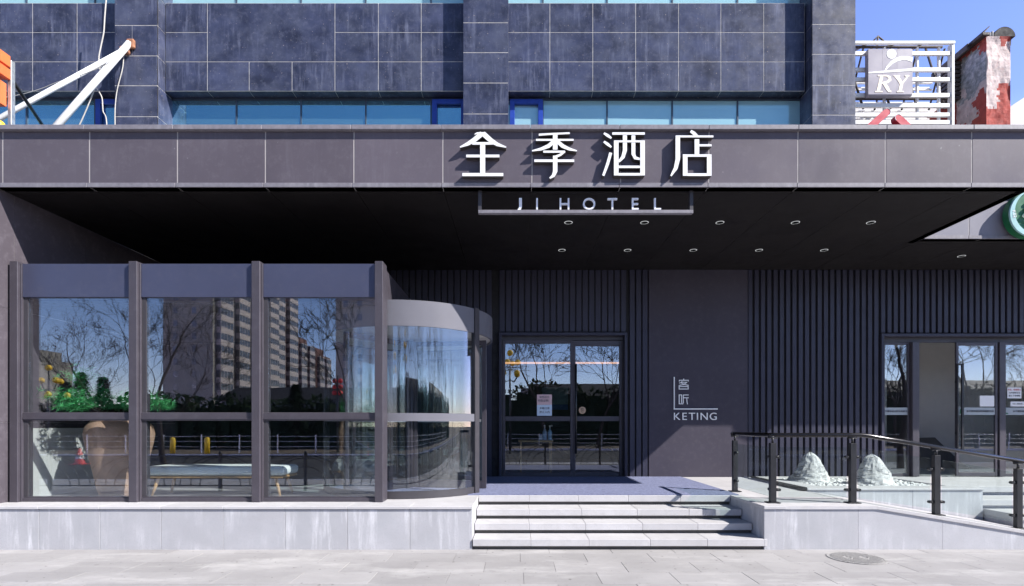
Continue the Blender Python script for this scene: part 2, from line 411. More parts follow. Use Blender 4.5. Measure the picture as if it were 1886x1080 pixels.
t = thing('granite_plinth', 'long streaked pale granite plinth under the glazed box, left of the steps', 'plinth', (-3.5, Y_PLINTH, 0))
g = MB(); g.box(-8, PX1 - .012, Y_PLINTH + .045, Y_PLINTH + .30, -.02, FLOOR - .036, mi=1)
edges = [-7.9] + [X(p, Y_PLINTH + .02) for p in (72, 184, 297, 412, 525, 640, 755)] + [PX1 - .004]
for a, b in zip(edges, edges[1:]):
    g.box(a + .002, b - .002, Y_PLINTH + .02, Y_PLINTH + .06, -.015, FLOOR - .037, mi=0, bev=.002)
g.box(PX1 - .03, PX1 - .004, Y_PLINTH + .063, 7.4, -.015, FLOOR - .037, mi=0)
build(g, 'cladding', mats('granite', 'gap'), t)
g = MB()
for a, b in zip(edges, edges[1:]): g.box(a + .001, b - .001 + (.006 if b == edges[-1] else 0), Y_PLINTH, Y_PLINTH + .338, FLOOR - .032, FLOOR + .001, bev=.004)
g.box(PX1 - .6, PX1 + .002, Y_PLINTH + .341, 7.29, FLOOR - .032, FLOOR + .001, bev=.002)
build(g, 'coping', mats('granite_top'), t)

t = thing('entrance_steps', 'wide flight of four pale stone steps up to the entrance', 'steps', (1.2, Y_PLINTH, 0))
fr = [Y_PLINTH, 6.525, 6.825, 7.195]; rr = FLOOR / 4
for i in range(4):
    z1 = rr * (i + 1); z0 = z1 - .083
    ya = fr[i]; yb = (fr[i + 1] + .06) if i < 3 else 7.30
    g = MB()
    xs0, xs1 = PX1 + .003, 2.893 + (.035 if i == 0 else 0)
    js = [xs0] + [xs0 + (xs1 - xs0) * k / 5 + R.uniform(-.02, .02) for k in range(1, 5)] + [xs1]
    for a, b in zip(js, js[1:]):
        if i == 0 and b == js[-1]:
            g.box(a + .001, 2.893, ya, yb, z0, z1, bev=.003); g.box(2.8925, b, ya, Y_PLINTH + .016, z0, z1, bev=.003)
        else: g.box(a + .001, b - .001, ya, yb, z0, z1 + (.0005 if i == 3 else 0), bev=.004)
    so = build(g, 'step', mats('granite_top'), t)
    g = MB(); g.box(xs0 + .002, 2.89, ya + .045, yb, z1 - rr + (.0 if i else -.02), z0 - .001)
    build(g, 'riser', mats('gap'), so)

# ramp with its wall
t = thing('access_ramp', 'granite walled ramp sloping down to the right of the steps', 'ramp', (5, Y_PLINTH, 0))
XR0, SL = 4.23, .165
def zr(x): return FLOOR - max(0, x - XR0) * SL
g = MB()
g.box(2.902, 3.135, Y_PLINTH + .02, Y_PLINTH + .36, -.02, FLOOR - .034, bev=.003)      # end block
g.box(2.902, 2.958, Y_PLINTH + .362, 7.6, -.02, FLOOR - .034)
for a, b in ((3.14, 4.01), (4.013, 5.0), (5.003, 6.0), (6.003, 7.3)):
    ya, yb = Y_PLINTH + .032, Y_PLINTH + .30
    q = [x for x in (a, XR0, b) if a <= x <= b]
    g.prism([(a, -.02)] + [(b, -.02)] + [(x, max(-.015, zr(x) - .036 + (-.03 if x < XR0 + 1 else 0) * 0)) for x in reversed(q)], ya, yb)
build(g, 'wall', mats('granite'), t)
g = MB()
g.box(2.893, 3.15, Y_PLINTH, Y_PLINTH + .358, FLOOR - .032, FLOOR + .004, bev=.004)
g.box(2.893, 2.962, Y_PLINTH + .36, 7.6, FLOOR - .032, FLOOR + .004, bev=.004)
for a, b in ((3.152, 4.228), (4.231, 5.3), (5.302, 6.4), (6.402, 7.25)):
    ya, yb = Y_PLINTH + .015, Y_PLINTH + .34
    za, zb = zr(a), zr(b)
    g.prism([(a, za - .034), (b, zb - .034), (b, zb), (a, za)], ya, yb)
build(g, 'coping', mats('granite_top'), t)
g = MB(); g.prism([(4.20, -.02), (7.3, -.02), (7.3, max(-.01, zr(7.3) - .01)), (XR0, FLOOR - .003), (4.20, FLOOR - .003)], Y_PLINTH + .345, 7.66)
build(g, 'ramp_surface', mats('granite_top'), t)

# raised planter deck with rocks
t = thing('rock_planter', 'low granite planter bed with white gravel in front of the right glass doors', 'planter', (5.4, 7.68, .5))
DK = FLOOR + .045
g = MB()
for a, b in ((4.19, 4.95), (4.953, 5.72), (5.723, 6.735)): g.box(a, b, 7.68, 7.72, -.01, DK - .032, bev=.002)
build(g, 'front_wall', mats('granite'), t)
g = MB(); g.box(4.19, 6.74, 7.66, 7.98, DK - .03, DK, bev=.004); g.box(4.19, 4.50, 7.983, 9.45, DK - .03, DK, bev=.004); g.box(6.45, 6.74, 7.983, 9.45, DK - .03, DK, bev=.004); g.box(4.503, 6.447, 9.2, 9.45, DK - .03, DK, bev=.004)
build(g, 'coping', mats('granite_top'), t)
g = MB(); g.box(4.165, 4.187, 7.66, 9.45, FLOOR, DK + .012); g.box(4.150, 4.164, 7.70, 9.78, FLOOR + .001, FLOOR + .018)
build(g, 'edging', mats('black_metal'), t)
g = MB(); g.box(4.19, 6.735, 7.73, 9.44, -.01, FLOOR - .02); build(g, 'bed', mats('gap'), t)
g = MB()
n = 26
vs = []
for j in range(n + 1):
    for i in range(n + 1): vs.append((4.49 + 1.97 * i / n, 7.97 + 1.24 * j / n, FLOOR + .022 + R.uniform(-.008, .012)))
g.add(vs, [(j * (n + 1) + i, j * (n + 1) + i + 1, (j + 1) * (n + 1) + i + 1, (j + 1) * (n + 1) + i) for j in range(n) for i in range(n)])
for _ in range(500):
    x, y = R.uniform(4.55, 6.4), R.uniform(8.0, 9.15); r = R.uniform(.012, .028)
    g.box(x - r, x + r, y - r * .8, y + r * .8, FLOOR + .015, FLOOR + .02 + r, bev=r * .4)
tag(build(g, 'gravel', mats('gravel'), t), kind='stuff')
def rock(name, label, cx, cy, w, h, seed):
    rr2 = random.Random(seed); g = MB(); n, m = 40, 26
    from mathutils import noise as N
    vs = []
    for j in range(m + 1):
        u = j / m
        rad = (1 - u) ** .62 * (.86 + .14 * math.cos(u * 3)) if u < 1 else 0
        rad = max(.0, .5 * w * (1.0 - .80 * u ** .92) * (1 - max(0, (u - .86) / .14) ** 2))
        for k in range(n):
            a = 2 * math.pi * k / n
            p = Vector((math.cos(a), math.sin(a), u * 2.2)) * 1.6 + Vector((seed, 0, 0))
            d = N.fractal(p, 1.0, 2.0, 4) * .10 + N.noise(p * 3.2) * .05
            strat = .014 * math.sin(u * 26 + 5 * N.noise(p) + math.cos(a) * 3)
            q = rad * (1 + d + strat)
            vs.append((cx + q * math.cos(a) + .06 * w * math.sin(u * 2.5), cy + q * math.sin(a) * .8, FLOOR + .015 + u * h + N.noise(p * 2) * .015))
    fs = [(j * n + k, j * n + (k + 1) % n, (j + 1) * n + (k + 1) % n, (j + 1) * n + k) for j in range(m) for k in range(n)]
    g.add(vs, fs, 0, False); g.add([vs[m * n + k] for k in range(n)], [list(range(n))])
    tag(build(g, name, mats('rock'), None, (cx, cy, FLOOR)), label, 'rock')
rock('garden_rock', 'grey white conical rock on gravel, farther from the glass doors', X(1489, 8.69), 8.69, .70, .50, 3)
rock('garden_rock', 'grey white conical rock on gravel behind a railing post, nearer the glass doors', X(1602, 8.35), 8.35, .74, .48, 11)
# side steps at far right
t = thing('side_steps', 'short stone steps beside the planter at the far right edge', 'steps', (7.4, 7.2, 0))
for k, (ya, z1) in enumerate(((8.22, FLOOR + .002), (7.70, FLOOR - .127), (7.20, FLOOR - .254))):
    g = MB(); g.box(6.75, 8.3, ya, ya + .5, z1 - .085, z1, bev=.004); g.box(8.303, 11, ya, ya + .5, z1 - .085, z1, bev=.004)
    so = build(g, 'step', mats('granite_top'), t)
    g = MB(); g.box(6.76, 11, ya + .03, ya + .49, z1 - .3, z1 - .086); build(g, 'riser', mats('granite'), so)

# entrance mat
g = MB(); g.prism_x([(7.225, FLOOR + .001), (9.775, FLOOR + .001), (9.775, FLOOR + .012), (7.225, FLOOR + .012)], -.66, 3.02)
tag(build(g, 'entrance_mat', mats('mat'), None, (1.2, 8.5, FLOOR)), 'blue grey carpet mat covering the landing before the doors', 'mat')

# ================================================================== HOTEL BUILDING
HB = thing('hotel_building', 'dark granite hotel front with a deep canopy over a recessed ground floor', 'building', (0, Y_WALL, 0))
z_st = 4.6
zt, zb = Z(6, Y_SP), Z(168, Y_SP)
def spandrel(x0, x1, joints, z0=zb, z1=zt, rows=3, merge=None):
    g = MB(); g.box(x0, x1, Y_SP + .003, Y_SP + .22, z0, z1, mi=1)
    xs = [x0] + joints + [x1]
    for a, b in zip(xs, xs[1:]):
        for k in range(rows):
            za, zc = z0 + (z1 - z0) * k / rows, z0 + (z1 - z0) * (k + 1) / rows
            if merge and k >= 1 and a > merge[0] - .01 and b < merge[1] + .01:
                if k == 1 and a < merge[0] + .01: g.box(merge[0] + .006, merge[1] - .006, Y_SP, Y_SP + .02, za + .006, z1 - .006, mi=0)
                continue
            g.box(a + .006, b - .006, Y_SP, Y_SP + .02, za + .006, zc - .006, mi=0)
            if k == 0: g.box(a + .006, b - .006, Y_SP + .022, Y_SP + .216, z0 - .004, z0 + .01, mi=0)
    build(g, 'spandrel', mats('granite_dark', 'grout'), HB)
jx = lambda *ps: [X(p, Y_SP) for p in ps]
spandrel(X(-180, Y_SP), X(225, Y_SP), jx(-110, -25, 60, 142))
spandrel(X(305, Y_SP), X(868, Y_SP), jx(382, 459, 538, 617, 697, 776), merge=(X(382, Y_SP), X(617, Y_SP)))
spandrel(X(926, Y_SP), X(1482, Y_SP), jx(1013, 1092, 1171, 1250, 1328, 1407))
zt2, zb2 = zt + 1.35 + 1.56, zt + 1.35
for a, b, js in ((-180, 225, (-110, -25, 60, 142)), (305, 868, (382, 459, 538, 617, 697, 776)), (926, 1482, (1013, 1092, 1171, 1250, 1328, 1407))):
    spandrel(X(a, Y_SP), X(b, Y_SP), jx(*js), zb2, zt2)
def pilaster(x0, x1, rows, mid=None):
    g = MB(); g.box(x0 + .004, x1 - .004, Y_PIL + .003, Y_WIN + .2, z_st, zt2, mi=1)
    zs = [z_st] + sorted(Z(r, Y_PIL) for r in rows) + []
    dz = .535
    while zs[-1] + dz < zt2: zs.append(zs[-1] + dz)
    zs.append(zt2)
    for k, (a, b) in enumerate(zip(zs, zs[1:])):
        xs = [x0, x1]
        if mid and k == mid: xs = [x0, x0 + (x1 - x0) * .41, x1]
        for c, d in zip(xs, xs[1:]): g.box(c + .004, d - .004, Y_PIL, Y_PIL + .02, a + .007, b - .007)
        for xa in (x0, x1 - .018): g.box(xa + .000, xa + .018, Y_PIL + .022, Y_WIN + .19, a + .005, b - .005)
    build(g, 'pilaster', mats('granite_dark', 'grout'), HB)
pilaster(X(211, Y_PIL), X(290, Y_PIL), (47, 103, 158, 215), 3)
pilaster(X(853, Y_PIL), X(936, Y_PIL), (42, 97, 153, 210))
pilaster(X(1496, Y_PIL), X(1576, Y_PIL), (45, 100, 157, 212))
# right return of the upper block and roof/body behind
g = MB(); g.box(X(1496, Y_PIL) + .3, X(1576, Y_PIL) - .02, Y_WIN + .21, 17, z_st, zt2); g.box(X(-180, Y_SP), X(1496, Y_PIL) + .3, Y_WIN + .35, 17, z_st, zt2)
build(g, 'upper_body', mats('in_wall'), HB)
# ribbon windows
def window(a, b, mulls, glassm, case=None, z0=z_st, z1=None, name='window'):
    z1 = z1 or zb + .005
    xa, xb = X(a, Y_WIN), X(b, Y_WIN)
    g = MB(); g.box(xa, xb, Y_WIN + .05, Y_WIN + .30, z0, z1 - .001); 
    for m in mulls: g.box(X(m, Y_WIN) - .012, X(m, Y_WIN) + .012, Y_WIN - .02, Y_WIN + .045, z0, z1 - .004)
    g.box(xa, xb, Y_WIN - .015, Y_WIN + .045, z1 - .05, z1 - .003)
    w = build(g, name, mats('mullion_dk'), HB)
    xs = [xa] + [X(m, Y_WIN) for m in mulls] + [xb]
    for p, q in zip(xs, xs[1:]):
        g = MB(); t0 = R.uniform(-.004, .004)
        g.add([(p + .013, Y_WIN + t0, z0 + .01), (q - .013, Y_WIN - t0, z0 + .01), (q - .013, Y_WIN - t0, z1 - .052), (p + .013, Y_WIN + t0, z1 - .052),
               (p + .013, Y_WIN + .04, z0 + .01), (q - .013, Y_WIN + .04, z0 + .01), (q - .013, Y_WIN + .04, z1 - .052), (p + .013, Y_WIN + .04, z1 - .052)],
              [(0, 1, 2, 3), (7, 6, 5, 4), (0, 4, 5, 1), (3, 2, 6, 7), (0, 3, 7, 4), (1, 5, 6, 2)])
        build(g, 'pane', mats(glassm), w)
    if case:
        ca, cb = X(case[0], Y_WIN - .05), X(case[1], Y_WIN - .05)
        g = MB(); y0, y1 = Y_WIN - .07, Y_WIN - .016; zc = z1 - .055
        g.box(ca, ca + .09, y0, y1, z0, zc, bev=.004); g.box(cb - .09, cb, y0, y1, z0, zc, bev=.004); g.box(ca + .091, cb - .091, y0, y1, zc - .09, zc, bev=.004)
        build(g, 'casement', mats('blue_frame'), w)
window(-180, 225, (-60, 50, 176), 'blue_glass', (177, 230))
window(297, 868, (436, 555, 674, 794), 'blue_glass', (796, 858))
window(926, 1500, (1000, 1118, 1238, 1358), 'teal_glass', (939, 1000))
for a, b, ms, gm in ((-180, 225, (-60, 50, 176), 'teal_glass'), (297, 868, (436, 555, 674, 794), 'teal_glass'), (926, 1500, (1000, 1118, 1238, 1358), 'teal_glass')):
    window(a, b, ms, gm, None, zt - .004, zb2 + .004)

# canopy
XL, XRt = -6.28, 6.26
z_ct = Z(230, Y_FAS - .05)
zf0, zf1 = SOF + .045, z_ct - .055
def canopy_front(x0, x1, y, joints, part, fm='fascia'):
    g = MB(); g.box(x0, x1, y + .003, y + .12, SOF, z_ct - .005, mi=1)
    xs = [x0] + joints + [x1]
    for a, b in zip(xs, xs[1:]): g.box(a + .0065, b - .0065, y, y + .02, zf0 + .001, zf1 - .001, mi=0, bev=.002)
    build(g, part, mats(fm, 'joint'), HB)
    sh = -.02
    g = MB()
    for a, b in zip(xs, xs[1:]):
        a2 = a + (sh if a != x0 else 0); b2 = b + (sh if b != x1 else 0)
        g.box(a2 + .003, b2 - .003, y - .055, y + .30, z_ct - .055, z_ct, bev=.003)
    build(g, 'coping', mats('fascia_trim'), HB)
    g = MB()
    for a, b in zip(xs, xs[1:]):
        a2 = a + (sh if a != x0 else 0); b2 = b + (sh if b != x1 else 0)
        g.box(a2 + .003, b2 - .003, y - .018, y + .002, SOF - .006, zf0, bev=.002)
    build(g, 'lower_trim', mats('fascia_trim'), HB)
canopy_front(X(-180, Y_FAS), XRt, Y_FAS, [X(p, Y_FAS) for p in (-157, 5, 165, 327, 489, 652, 816, 980, 1143, 1306, 1470, 1631, 1790)], 'fascia')
canopy_front(XRt + .002, 14, Y_FAS2, [X(p, Y_FAS2) for p in (1785, 1915, 2050, 2180, 2310, 2440)], 'fascia', 'fascia_sheen')
g = MB(); g.box(XRt - .12, XRt, Y_FAS + .122, Y_FAS2 + .2, SOF, z_ct - .06); build(g, 'canopy_return', mats('fascia'), HB)
g = MB(); g.box(X(-180, Y_FAS), XRt - .121, Y_FAS + .125, Y_WIN, z_ct - .25, z_ct - .08); g.box(XRt - .119, 14, Y_FAS2 + .125, Y_WIN, z_ct - .25, z_ct - .08)
build(g, 'canopy_roof', mats('roof_dark'), HB)
# soffit boards with thin joints
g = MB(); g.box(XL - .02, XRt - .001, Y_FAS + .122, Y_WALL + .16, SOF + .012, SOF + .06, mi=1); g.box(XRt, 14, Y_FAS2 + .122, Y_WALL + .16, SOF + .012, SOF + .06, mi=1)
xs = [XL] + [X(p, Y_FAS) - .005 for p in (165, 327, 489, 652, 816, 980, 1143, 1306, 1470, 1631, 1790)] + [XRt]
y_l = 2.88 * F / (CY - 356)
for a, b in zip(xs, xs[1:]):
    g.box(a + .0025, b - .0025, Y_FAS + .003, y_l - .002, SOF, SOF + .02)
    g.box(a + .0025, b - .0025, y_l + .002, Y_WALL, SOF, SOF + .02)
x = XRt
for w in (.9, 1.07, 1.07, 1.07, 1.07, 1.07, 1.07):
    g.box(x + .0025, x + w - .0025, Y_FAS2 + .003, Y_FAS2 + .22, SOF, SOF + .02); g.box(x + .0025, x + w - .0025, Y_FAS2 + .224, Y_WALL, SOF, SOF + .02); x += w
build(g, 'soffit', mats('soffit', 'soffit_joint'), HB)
# left end wall
g = MB(); g.box(XL - .32, XL - .004, 6.25, Y_WALL, FLOOR + .002, SOF + .0, mi=1)
for ya, yb in ((6.25, 6.655), (6.66, 7.75), (7.755, 8.8), (8.805, 9.8)):
    for za, zz in ((FLOOR + .003, 1.49), (1.494, 2.9), (2.904, SOF - .002)): g.box(XL - .02, XL, ya, yb, za, zz)
build(g, 'end_wall', mats('side_wall', 'joint'), HB)
# recessed wall: plain + ribbed
DX0, DX1, DZ = X(919, Y_WALL), X(1155, Y_WALL), Z(613, Y_WALL)
EX0, EX1, EZ = X(1622, Y_WALL), 11.2, Z(615, Y_WALL)
XP0, XP1 = X(1195, Y_WALL), X(1375, Y_WALL)
VX0 = -6.28; VX1 = X(705, Y_VEST)
g = MB()
g.box(-2.45, DX0, Y_WALL + .04, Y_WALL + .16, FLOOR, SOF); g.box(DX1, XP0, Y_WALL + .04, Y_WALL + .16, FLOOR, SOF)
g.box(DX0, DX1, Y_WALL + .04, Y_WALL + .16, DZ, SOF); g.box(XP0, EX0, Y_WALL + .04, Y_WALL + .16, FLOOR, SOF)
g.box(EX0, EX1, Y_WALL + .04, Y_WALL + .16, EZ, SOF); g.box(EX1, 14, Y_WALL + .04, Y_WALL + .16, FLOOR, SOF)
g.box(-6.28, -2.45, Y_WALL + .04, Y_WALL + .16, 3.0, SOF)
build(g, 'groove_wall', mats('rib_back'), HB)
g = MB()
def ribs(x0, x1, z0, z1, pitch, w, y0=Y_WALL):
    x = x0
    while x + w <= x1 + .001:
        g.box(x, x + w, y0, Y_WALL + .039, z0, z1, bev=.003); x += pitch
FZ = FLOOR + .002
ribs(-2.44, DX0 - .03, FZ, SOF, .118, .094, Y_WALL + .018); ribs(DX0 + .01, DX1, DZ + .02, SOF, .118, .094, Y_WALL + .018); ribs(DX1 + .05, XP0 - .02, FZ, SOF, .118, .09, Y_WALL + .0)
ribs(XP1 + .035, EX0 - .02, FZ, SOF, .116, .074); ribs(EX0 + .012, EX1, EZ + .02, SOF, .116, .074); ribs(EX1 + .04, 14, FZ, SOF, .116, .074)
build(g, 'ribbed_cladding', mats('rib'), HB)
g = MB(); g.box(XP0, XP1 - .002, Y_WALL, Y_WALL + .039, FZ, SOF, bev=.003); build(g, 'wall_panel', mats('plain'), HB)
g = MB(); g.box(XP1, XP1 + .028, Y_WALL + .01, Y_WALL + .039, FZ, SOF); build(g, 'edge_trim', mats('plain'), HB)
g = MB(); g.box(-6.28, -2.452, Y_WALL, Y_WALL + .039, 3.0, SOF); build(g, 'wall_panel', mats('plain'), HB)
# lobby interior
g = MB()
g.box(-7, 3.9, 15.0, 15.15, FLOOR, 4.0); g.box(-7.1, -7, 9.97, 15, FLOOR, 4.0); g.box(3.9, 4.0, 9.97, 15, FLOOR, 4.0)
build(g, 'lobby_wall', mats('in_wall'), HB)
g = MB(); g.box(-7, 3.9, 9.97, 15, 3.9, 3.96); build(g, 'lobby_ceiling', mats('in_wall'), HB)
g = MB(); g.box(-6.279, VX1 - .05, 6.66, 9.92, FLOOR + .001, FLOOR + .006); g.box(-7, 3.9, 9.965, 15, FLOOR - .1, FLOOR + .004); build(g, 'lobby_floor', mats('in_floor'), HB)
g = MB(); g.box(-3.4, 3.2, 14.9, 14.99, 3.20, 3.24); build(g, 'cove_light', mats('warm'), HB)
# right-hand shop interior
g = MB(); g.box(6.2, 12, 12.2, 12.3, FLOOR, 4); g.box(6.2, 6.3, 9.97, 12.2, FLOOR, 4); g.box(11.9, 12, 9.97, 12.2, FLOOR, 4)
build(g, 'shop_wall', mats('in_grey'), HB)
g = MB(); g.box(6.3, 11.9, 9.97, 12.2, FLOOR - .1, FLOOR + .003); build(g, 'shop_floor', mats('in_floor'), HB)
g = MB(); g.box(6.3, 11.9, 9.97, 12.2, 3.5, 3.6); build(g, 'shop_ceiling', mats('in_white'), HB)
y = 11.6
g = MB(); g.prism([(X(1670, y), FLOOR + .01), (X(1790, y), FLOOR + .01), (X(1768, y), Z(850, y)), (X(1722, y), Z(806, y)), (X(1670, y), Z(808, y))], y, y + .06)
build(g, 'stair_balustrade', mats('dark_wood'), HB)

# main double doors
def rect_frame(g, x0, x1, z0, z1, y0, y1, w, wb=None, mi=0, bev=.004, wt=None):
    wb = w if wb is None else wb; wt = w if wt is None else wt
    g.box(x0, x0 + w, y0, y1, z0, z1, mi, bev); g.box(x1 - w, x1, y0, y1, z0, z1, mi, bev)
    g.box(x0 + w + .0005, x1 - w - .0005, y0 + .001, y1 - .001, z1 - wt, z1, mi, bev)
    if wb > 0: g.box(x0 + w + .0005, x1 - w - .0005, y0 + .001, y1 - .001, z0, z0 + wb, mi, bev)
g = MB(); rect_frame(g, DX0, DX1, FZ, DZ, Y_WALL - .03, Y_WALL + .16, .05, 0)
build(g, 'door_surround', mats('rib'), HB)
YD = Y_WALL + .10
def px2(*a): return [X(p, YD) for p in a]
d0, d1, dm, dmm = px2(926, 1146, 1045.5, 1055)
zd0, zd1 = FZ, Z(627, YD)
tr0, tr1 = Z(776, YD), Z(767, YD)
g = MB(); rect_frame(g, d0, dmm, zd0, zd1, YD, YD + .06, .045, .07, wt=.06); g.box(d0 + .046, dmm - .046, YD + .001, YD + .055, tr0, tr1, 0, .004)
da = build(g, 'door', mats('frame'), HB)
g = MB(); g.box(d0 + .046, dmm - .046, YD + .025, YD + .035, zd0 + .071, tr0 - .001); build(g, 'pane', mats('glass'), da)
g = MB(); g.box(d0 + .046, dmm - .046, YD + .025, YD + .035, tr1 + .001, zd1 - .061); build(g, 'pane', mats('glass'), da)
g = MB(); rect_frame(g, dmm + .003, d1, zd0, zd1 - .005, YD + .01, YD + .07, .05, .08, wt=.10); g.box(dmm + .054, d1 - .051, YD + .011, YD + .065, tr0, tr1, 0, .004)
db = build(g, 'door', mats('frame'), HB)
g = MB(); g.box(dmm + .054, d1 - .051, YD + .035, YD + .045, zd0 + .081, tr0 - .001); build(g, 'pane', mats('glass'), db)
g = MB(); g.box(dmm + .054, d1 - .051, YD + .035, YD + .045, tr1 + .001, zd1 - .106); build(g, 'pane', mats('glass'), db)
hx = X(1060.5, YD - .05)
g = MB(); g.tube([(hx, YD - .06, Z(836, YD)), (hx, YD - .06, Z(671, YD))], .02, 10); g.tube([(hx, YD - .06, Z(830, YD)), (hx, YD + .012, Z(830, YD))], .012, 8); g.tube([(hx, YD - .06, Z(677, YD)), (hx, YD + .012, Z(677, YD))], .012, 8)
build(g, 'handle', mats('black_metal'), db)
g = MB(); g.box(DX0 + .051, DX1 - .051, YD + .002, YD + .06, zd1 + .002, DZ - .051); build(g, 'door_head', mats('frame_dk'), HB)
g = MB(); g.box(DX0 + .051, d0 - .002, YD + .002, YD + .06, FZ, zd1); build(g, 'door_jamb', mats('frame_dk'), HB); g = MB(); g.box(d1 + .002, DX1 - .051, YD + .002, YD + .06, FZ, zd1); build(g, 'door_jamb', mats('frame_dk'), HB)

# right-hand glass front (shop)
g = MB(); rect_frame(g, EX0, EX1, FZ, EZ, Y_WALL - .03, Y_WALL + .16, .05, 0); build(g, 'shop_surround', mats('rib'), HB)
zs1 = Z(631, YD)
g = MB(); g.box(EX0 + .051, EX1 - .051, YD + .01, YD + .06, zs1 + .001, EZ - .051); build(g, 'shop_head', mats('frame_dk'), HB)
def fixed(a, b, post=True, gl='glass'):
    xa, xb = X(a, YD), X(b, YD)
    g = MB(); rect_frame(g, xa, xb, FZ, zs1, YD + .02, YD + .06, .035, .055, wt=.04); w = build(g, 'shop_window', mats('frame'), HB)
    g = MB(); g.box(xa + .036, xb - .036, YD + .035, YD + .045, FZ + .056, zs1 - .041); build(g, 'pane', mats(gl), w)
    zf = Z(758, YD)
    g = MB(); g.box(xa + .037, xb - .037, YD + .028, YD + .0345, Z(764.5, YD), Z(751, YD)); build(g, 'frosted_strip', mats('frost'), w)
    return xa, xb
f1 = fixed(1628, 1677); f2 = fixed(1849, 1905); 
for a, b in ((1677.5, 1690), (1837, 1848.5)):
    g = MB(); g.box(X(a, YD), X(b, YD), YD - .05, YD + .05, FZ, zs1, bev=.005); build(g, 'shop_mullion', mats('frame'), HB)
# open / sliding leaf
xa, xb = X(1759, YD), X(1835, YD)
g = MB(); rect_frame(g, xa, xb, FZ + .01, zs1 - .003, YD - .03, YD + .01, .045, .07, wt=.06); dl = build(g, 'shop_door', mats('frame'), HB)
g = MB(); g.box(xa + .046, xb - .046, YD - .014, YD - .006, FZ + .081, zs1 - .064); build(g, 'pane', mats('glass'), dl)
g = MB(); g.box(xa + .047, xb - .047, YD - .022, YD - .0145, Z(764.5, YD), Z(751, YD)); build(g, 'frosted_strip', mats('frost'), dl)
hx = X(1773, YD - .09); h2 = X(1764, YD - .09)
g = MB(); g.box(hx - .02, hx + .02, YD - .10, YD - .07, Z(832, YD), Z(671, YD), bev=.004); g.box(h2 - .012, h2 + .012, YD - .10, YD - .07, Z(832, YD), Z(671, YD), bev=.004)
for zz in (Z(830, YD), Z(673, YD)): g.box(h2 + .013, hx - .021, YD - .098, YD - .072, zz - .012, zz + .012)
g.box(h2 - .008, h2 + .008, YD - .0695, YD - .0305, Z(800, YD), Z(796, YD)); g.box(h2 - .008, h2 + .008, YD - .0695, YD - .0305, Z(706, YD), Z(702, YD))
build(g, 'handle', mats('black_metal'), dl)
g = MB(); xo = X(1691.5, YD); g.box(xo, xo + .03, YD + .08, YD + .85, FZ + .01, zs1 - .01, bev=.004); build(g, 'shop_door', mats('frame'), HB)
# far right continues with two more bays just outside the frame
for a, b in ((1906, 1985), (1986, 2060)): fixed(a, b)
for txt, x, w in (('永不健身就会料急他校无边', (f1[0] + f1[1]) / 2, 1), ('永不健身就会料急他校无边', (xa + xb) / 2 + .06, 1), ('永不健身就会料急', f2[0] + .36, 1)):
    text(txt, x, YD + (-.026 if x == (xa + xb) / 2 + .06 else .026), Z(758, YD), .042, ['ink'], 'slogan_lettering', HB, .003)
for xx, yy in ((xa + .10, YD - .0245), (f2[0] + .07, YD + .0255)):
    g = MB()
    g.prism([(xx - .03, Z(754, YD)), (xx - .005, Z(753, YD)), (xx - .012, Z(760, YD)), (xx + .03, Z(761, YD)), (xx + .03, Z(763, YD)), (xx - .035, Z(762.5, YD))], yy, yy + .002)
    build(g, 'slogan_emblem', mats('green_sign'), HB)

# ================================================================== GLAZED VESTIBULE
VT = thing('glass_vestibule', 'dark framed glazed box on the granite plinth, left of the revolving door', 'glass entrance', (-4, Y_VEST, FLOOR))
zvt = Z(481, Y_VEST); YG = Y_VEST + .075
posts = [(17, 32), (236.5, 252), (463, 478.5), (690, 705)]
zp0 = FLOOR + .002
for i, (a, b) in enumerate(posts):
    g = MB(); xa, xb = X(a, Y_VEST), X(b, Y_VEST)
    g.box(xa, xb, Y_VEST, Y_VEST + .20, zp0, zvt, bev=.004)
    if i < 3: g.box(xb + .0005, xb + .02, Y_VEST + .035, Y_VEST + .19, zp0, zvt - .02, bev=.002)
    build(g, 'post', mats('frame'), VT)
zh0, zh1 = Z(546, Y_VEST), Z(484, Y_VEST)
zt0, zt1 = Z(775, YG - .03), Z(760, YG - .03)
for (a, b), (c, d) in zip(posts, posts[1:]):
    xa, xb = X(b, Y_VEST) + .021, X(c, Y_VEST) - .001
    g = MB(); g.box(xa, xb, Y_VEST + .045, Y_VEST + .17, zh0, zh1, bev=.003)
    hp = build(g, 'header_panel', mats('vest_panel'), VT)
    g = MB(); g.box(xa - .018, xb, YG - .03, YG + .06, zt0, zt1, bev=.004); g.box(xa - .018, xb, YG - .038, YG - .0305, zt0 + .018, zt0 + .036)
    build(g, 'transom', mats('frame'), VT)
    g = MB(); g.box(xa - .018, xb, YG - .03, YG + .06, zp0, zp0 + .045, bev=.003); g.box(xa - .018, xb, YG - .012, YG + .06, zp0 + .0455, zp0 + .06)
    build(g, 'bottom_rail', mats('frame'), VT)
    g = MB(); g.box(xa, xa + .05, YG - .012, YG + .06, zp0 + .061, zt0 - .001); g.box(xa, xa + .05, YG - .012, YG + .06, zt1 + .001, zh0 - .001)
    build(g, 'stile', mats('frame_dk'), VT)
    for z0, z1 in ((zp0 + .061, zt0 - .001), (zt1 + .001, zh0 - .001)):
        g = MB(); g.box(xa + .051, xb - .001, YG, YG + .012, z0, z1); build(g, 'pane', mats('glass'), VT)
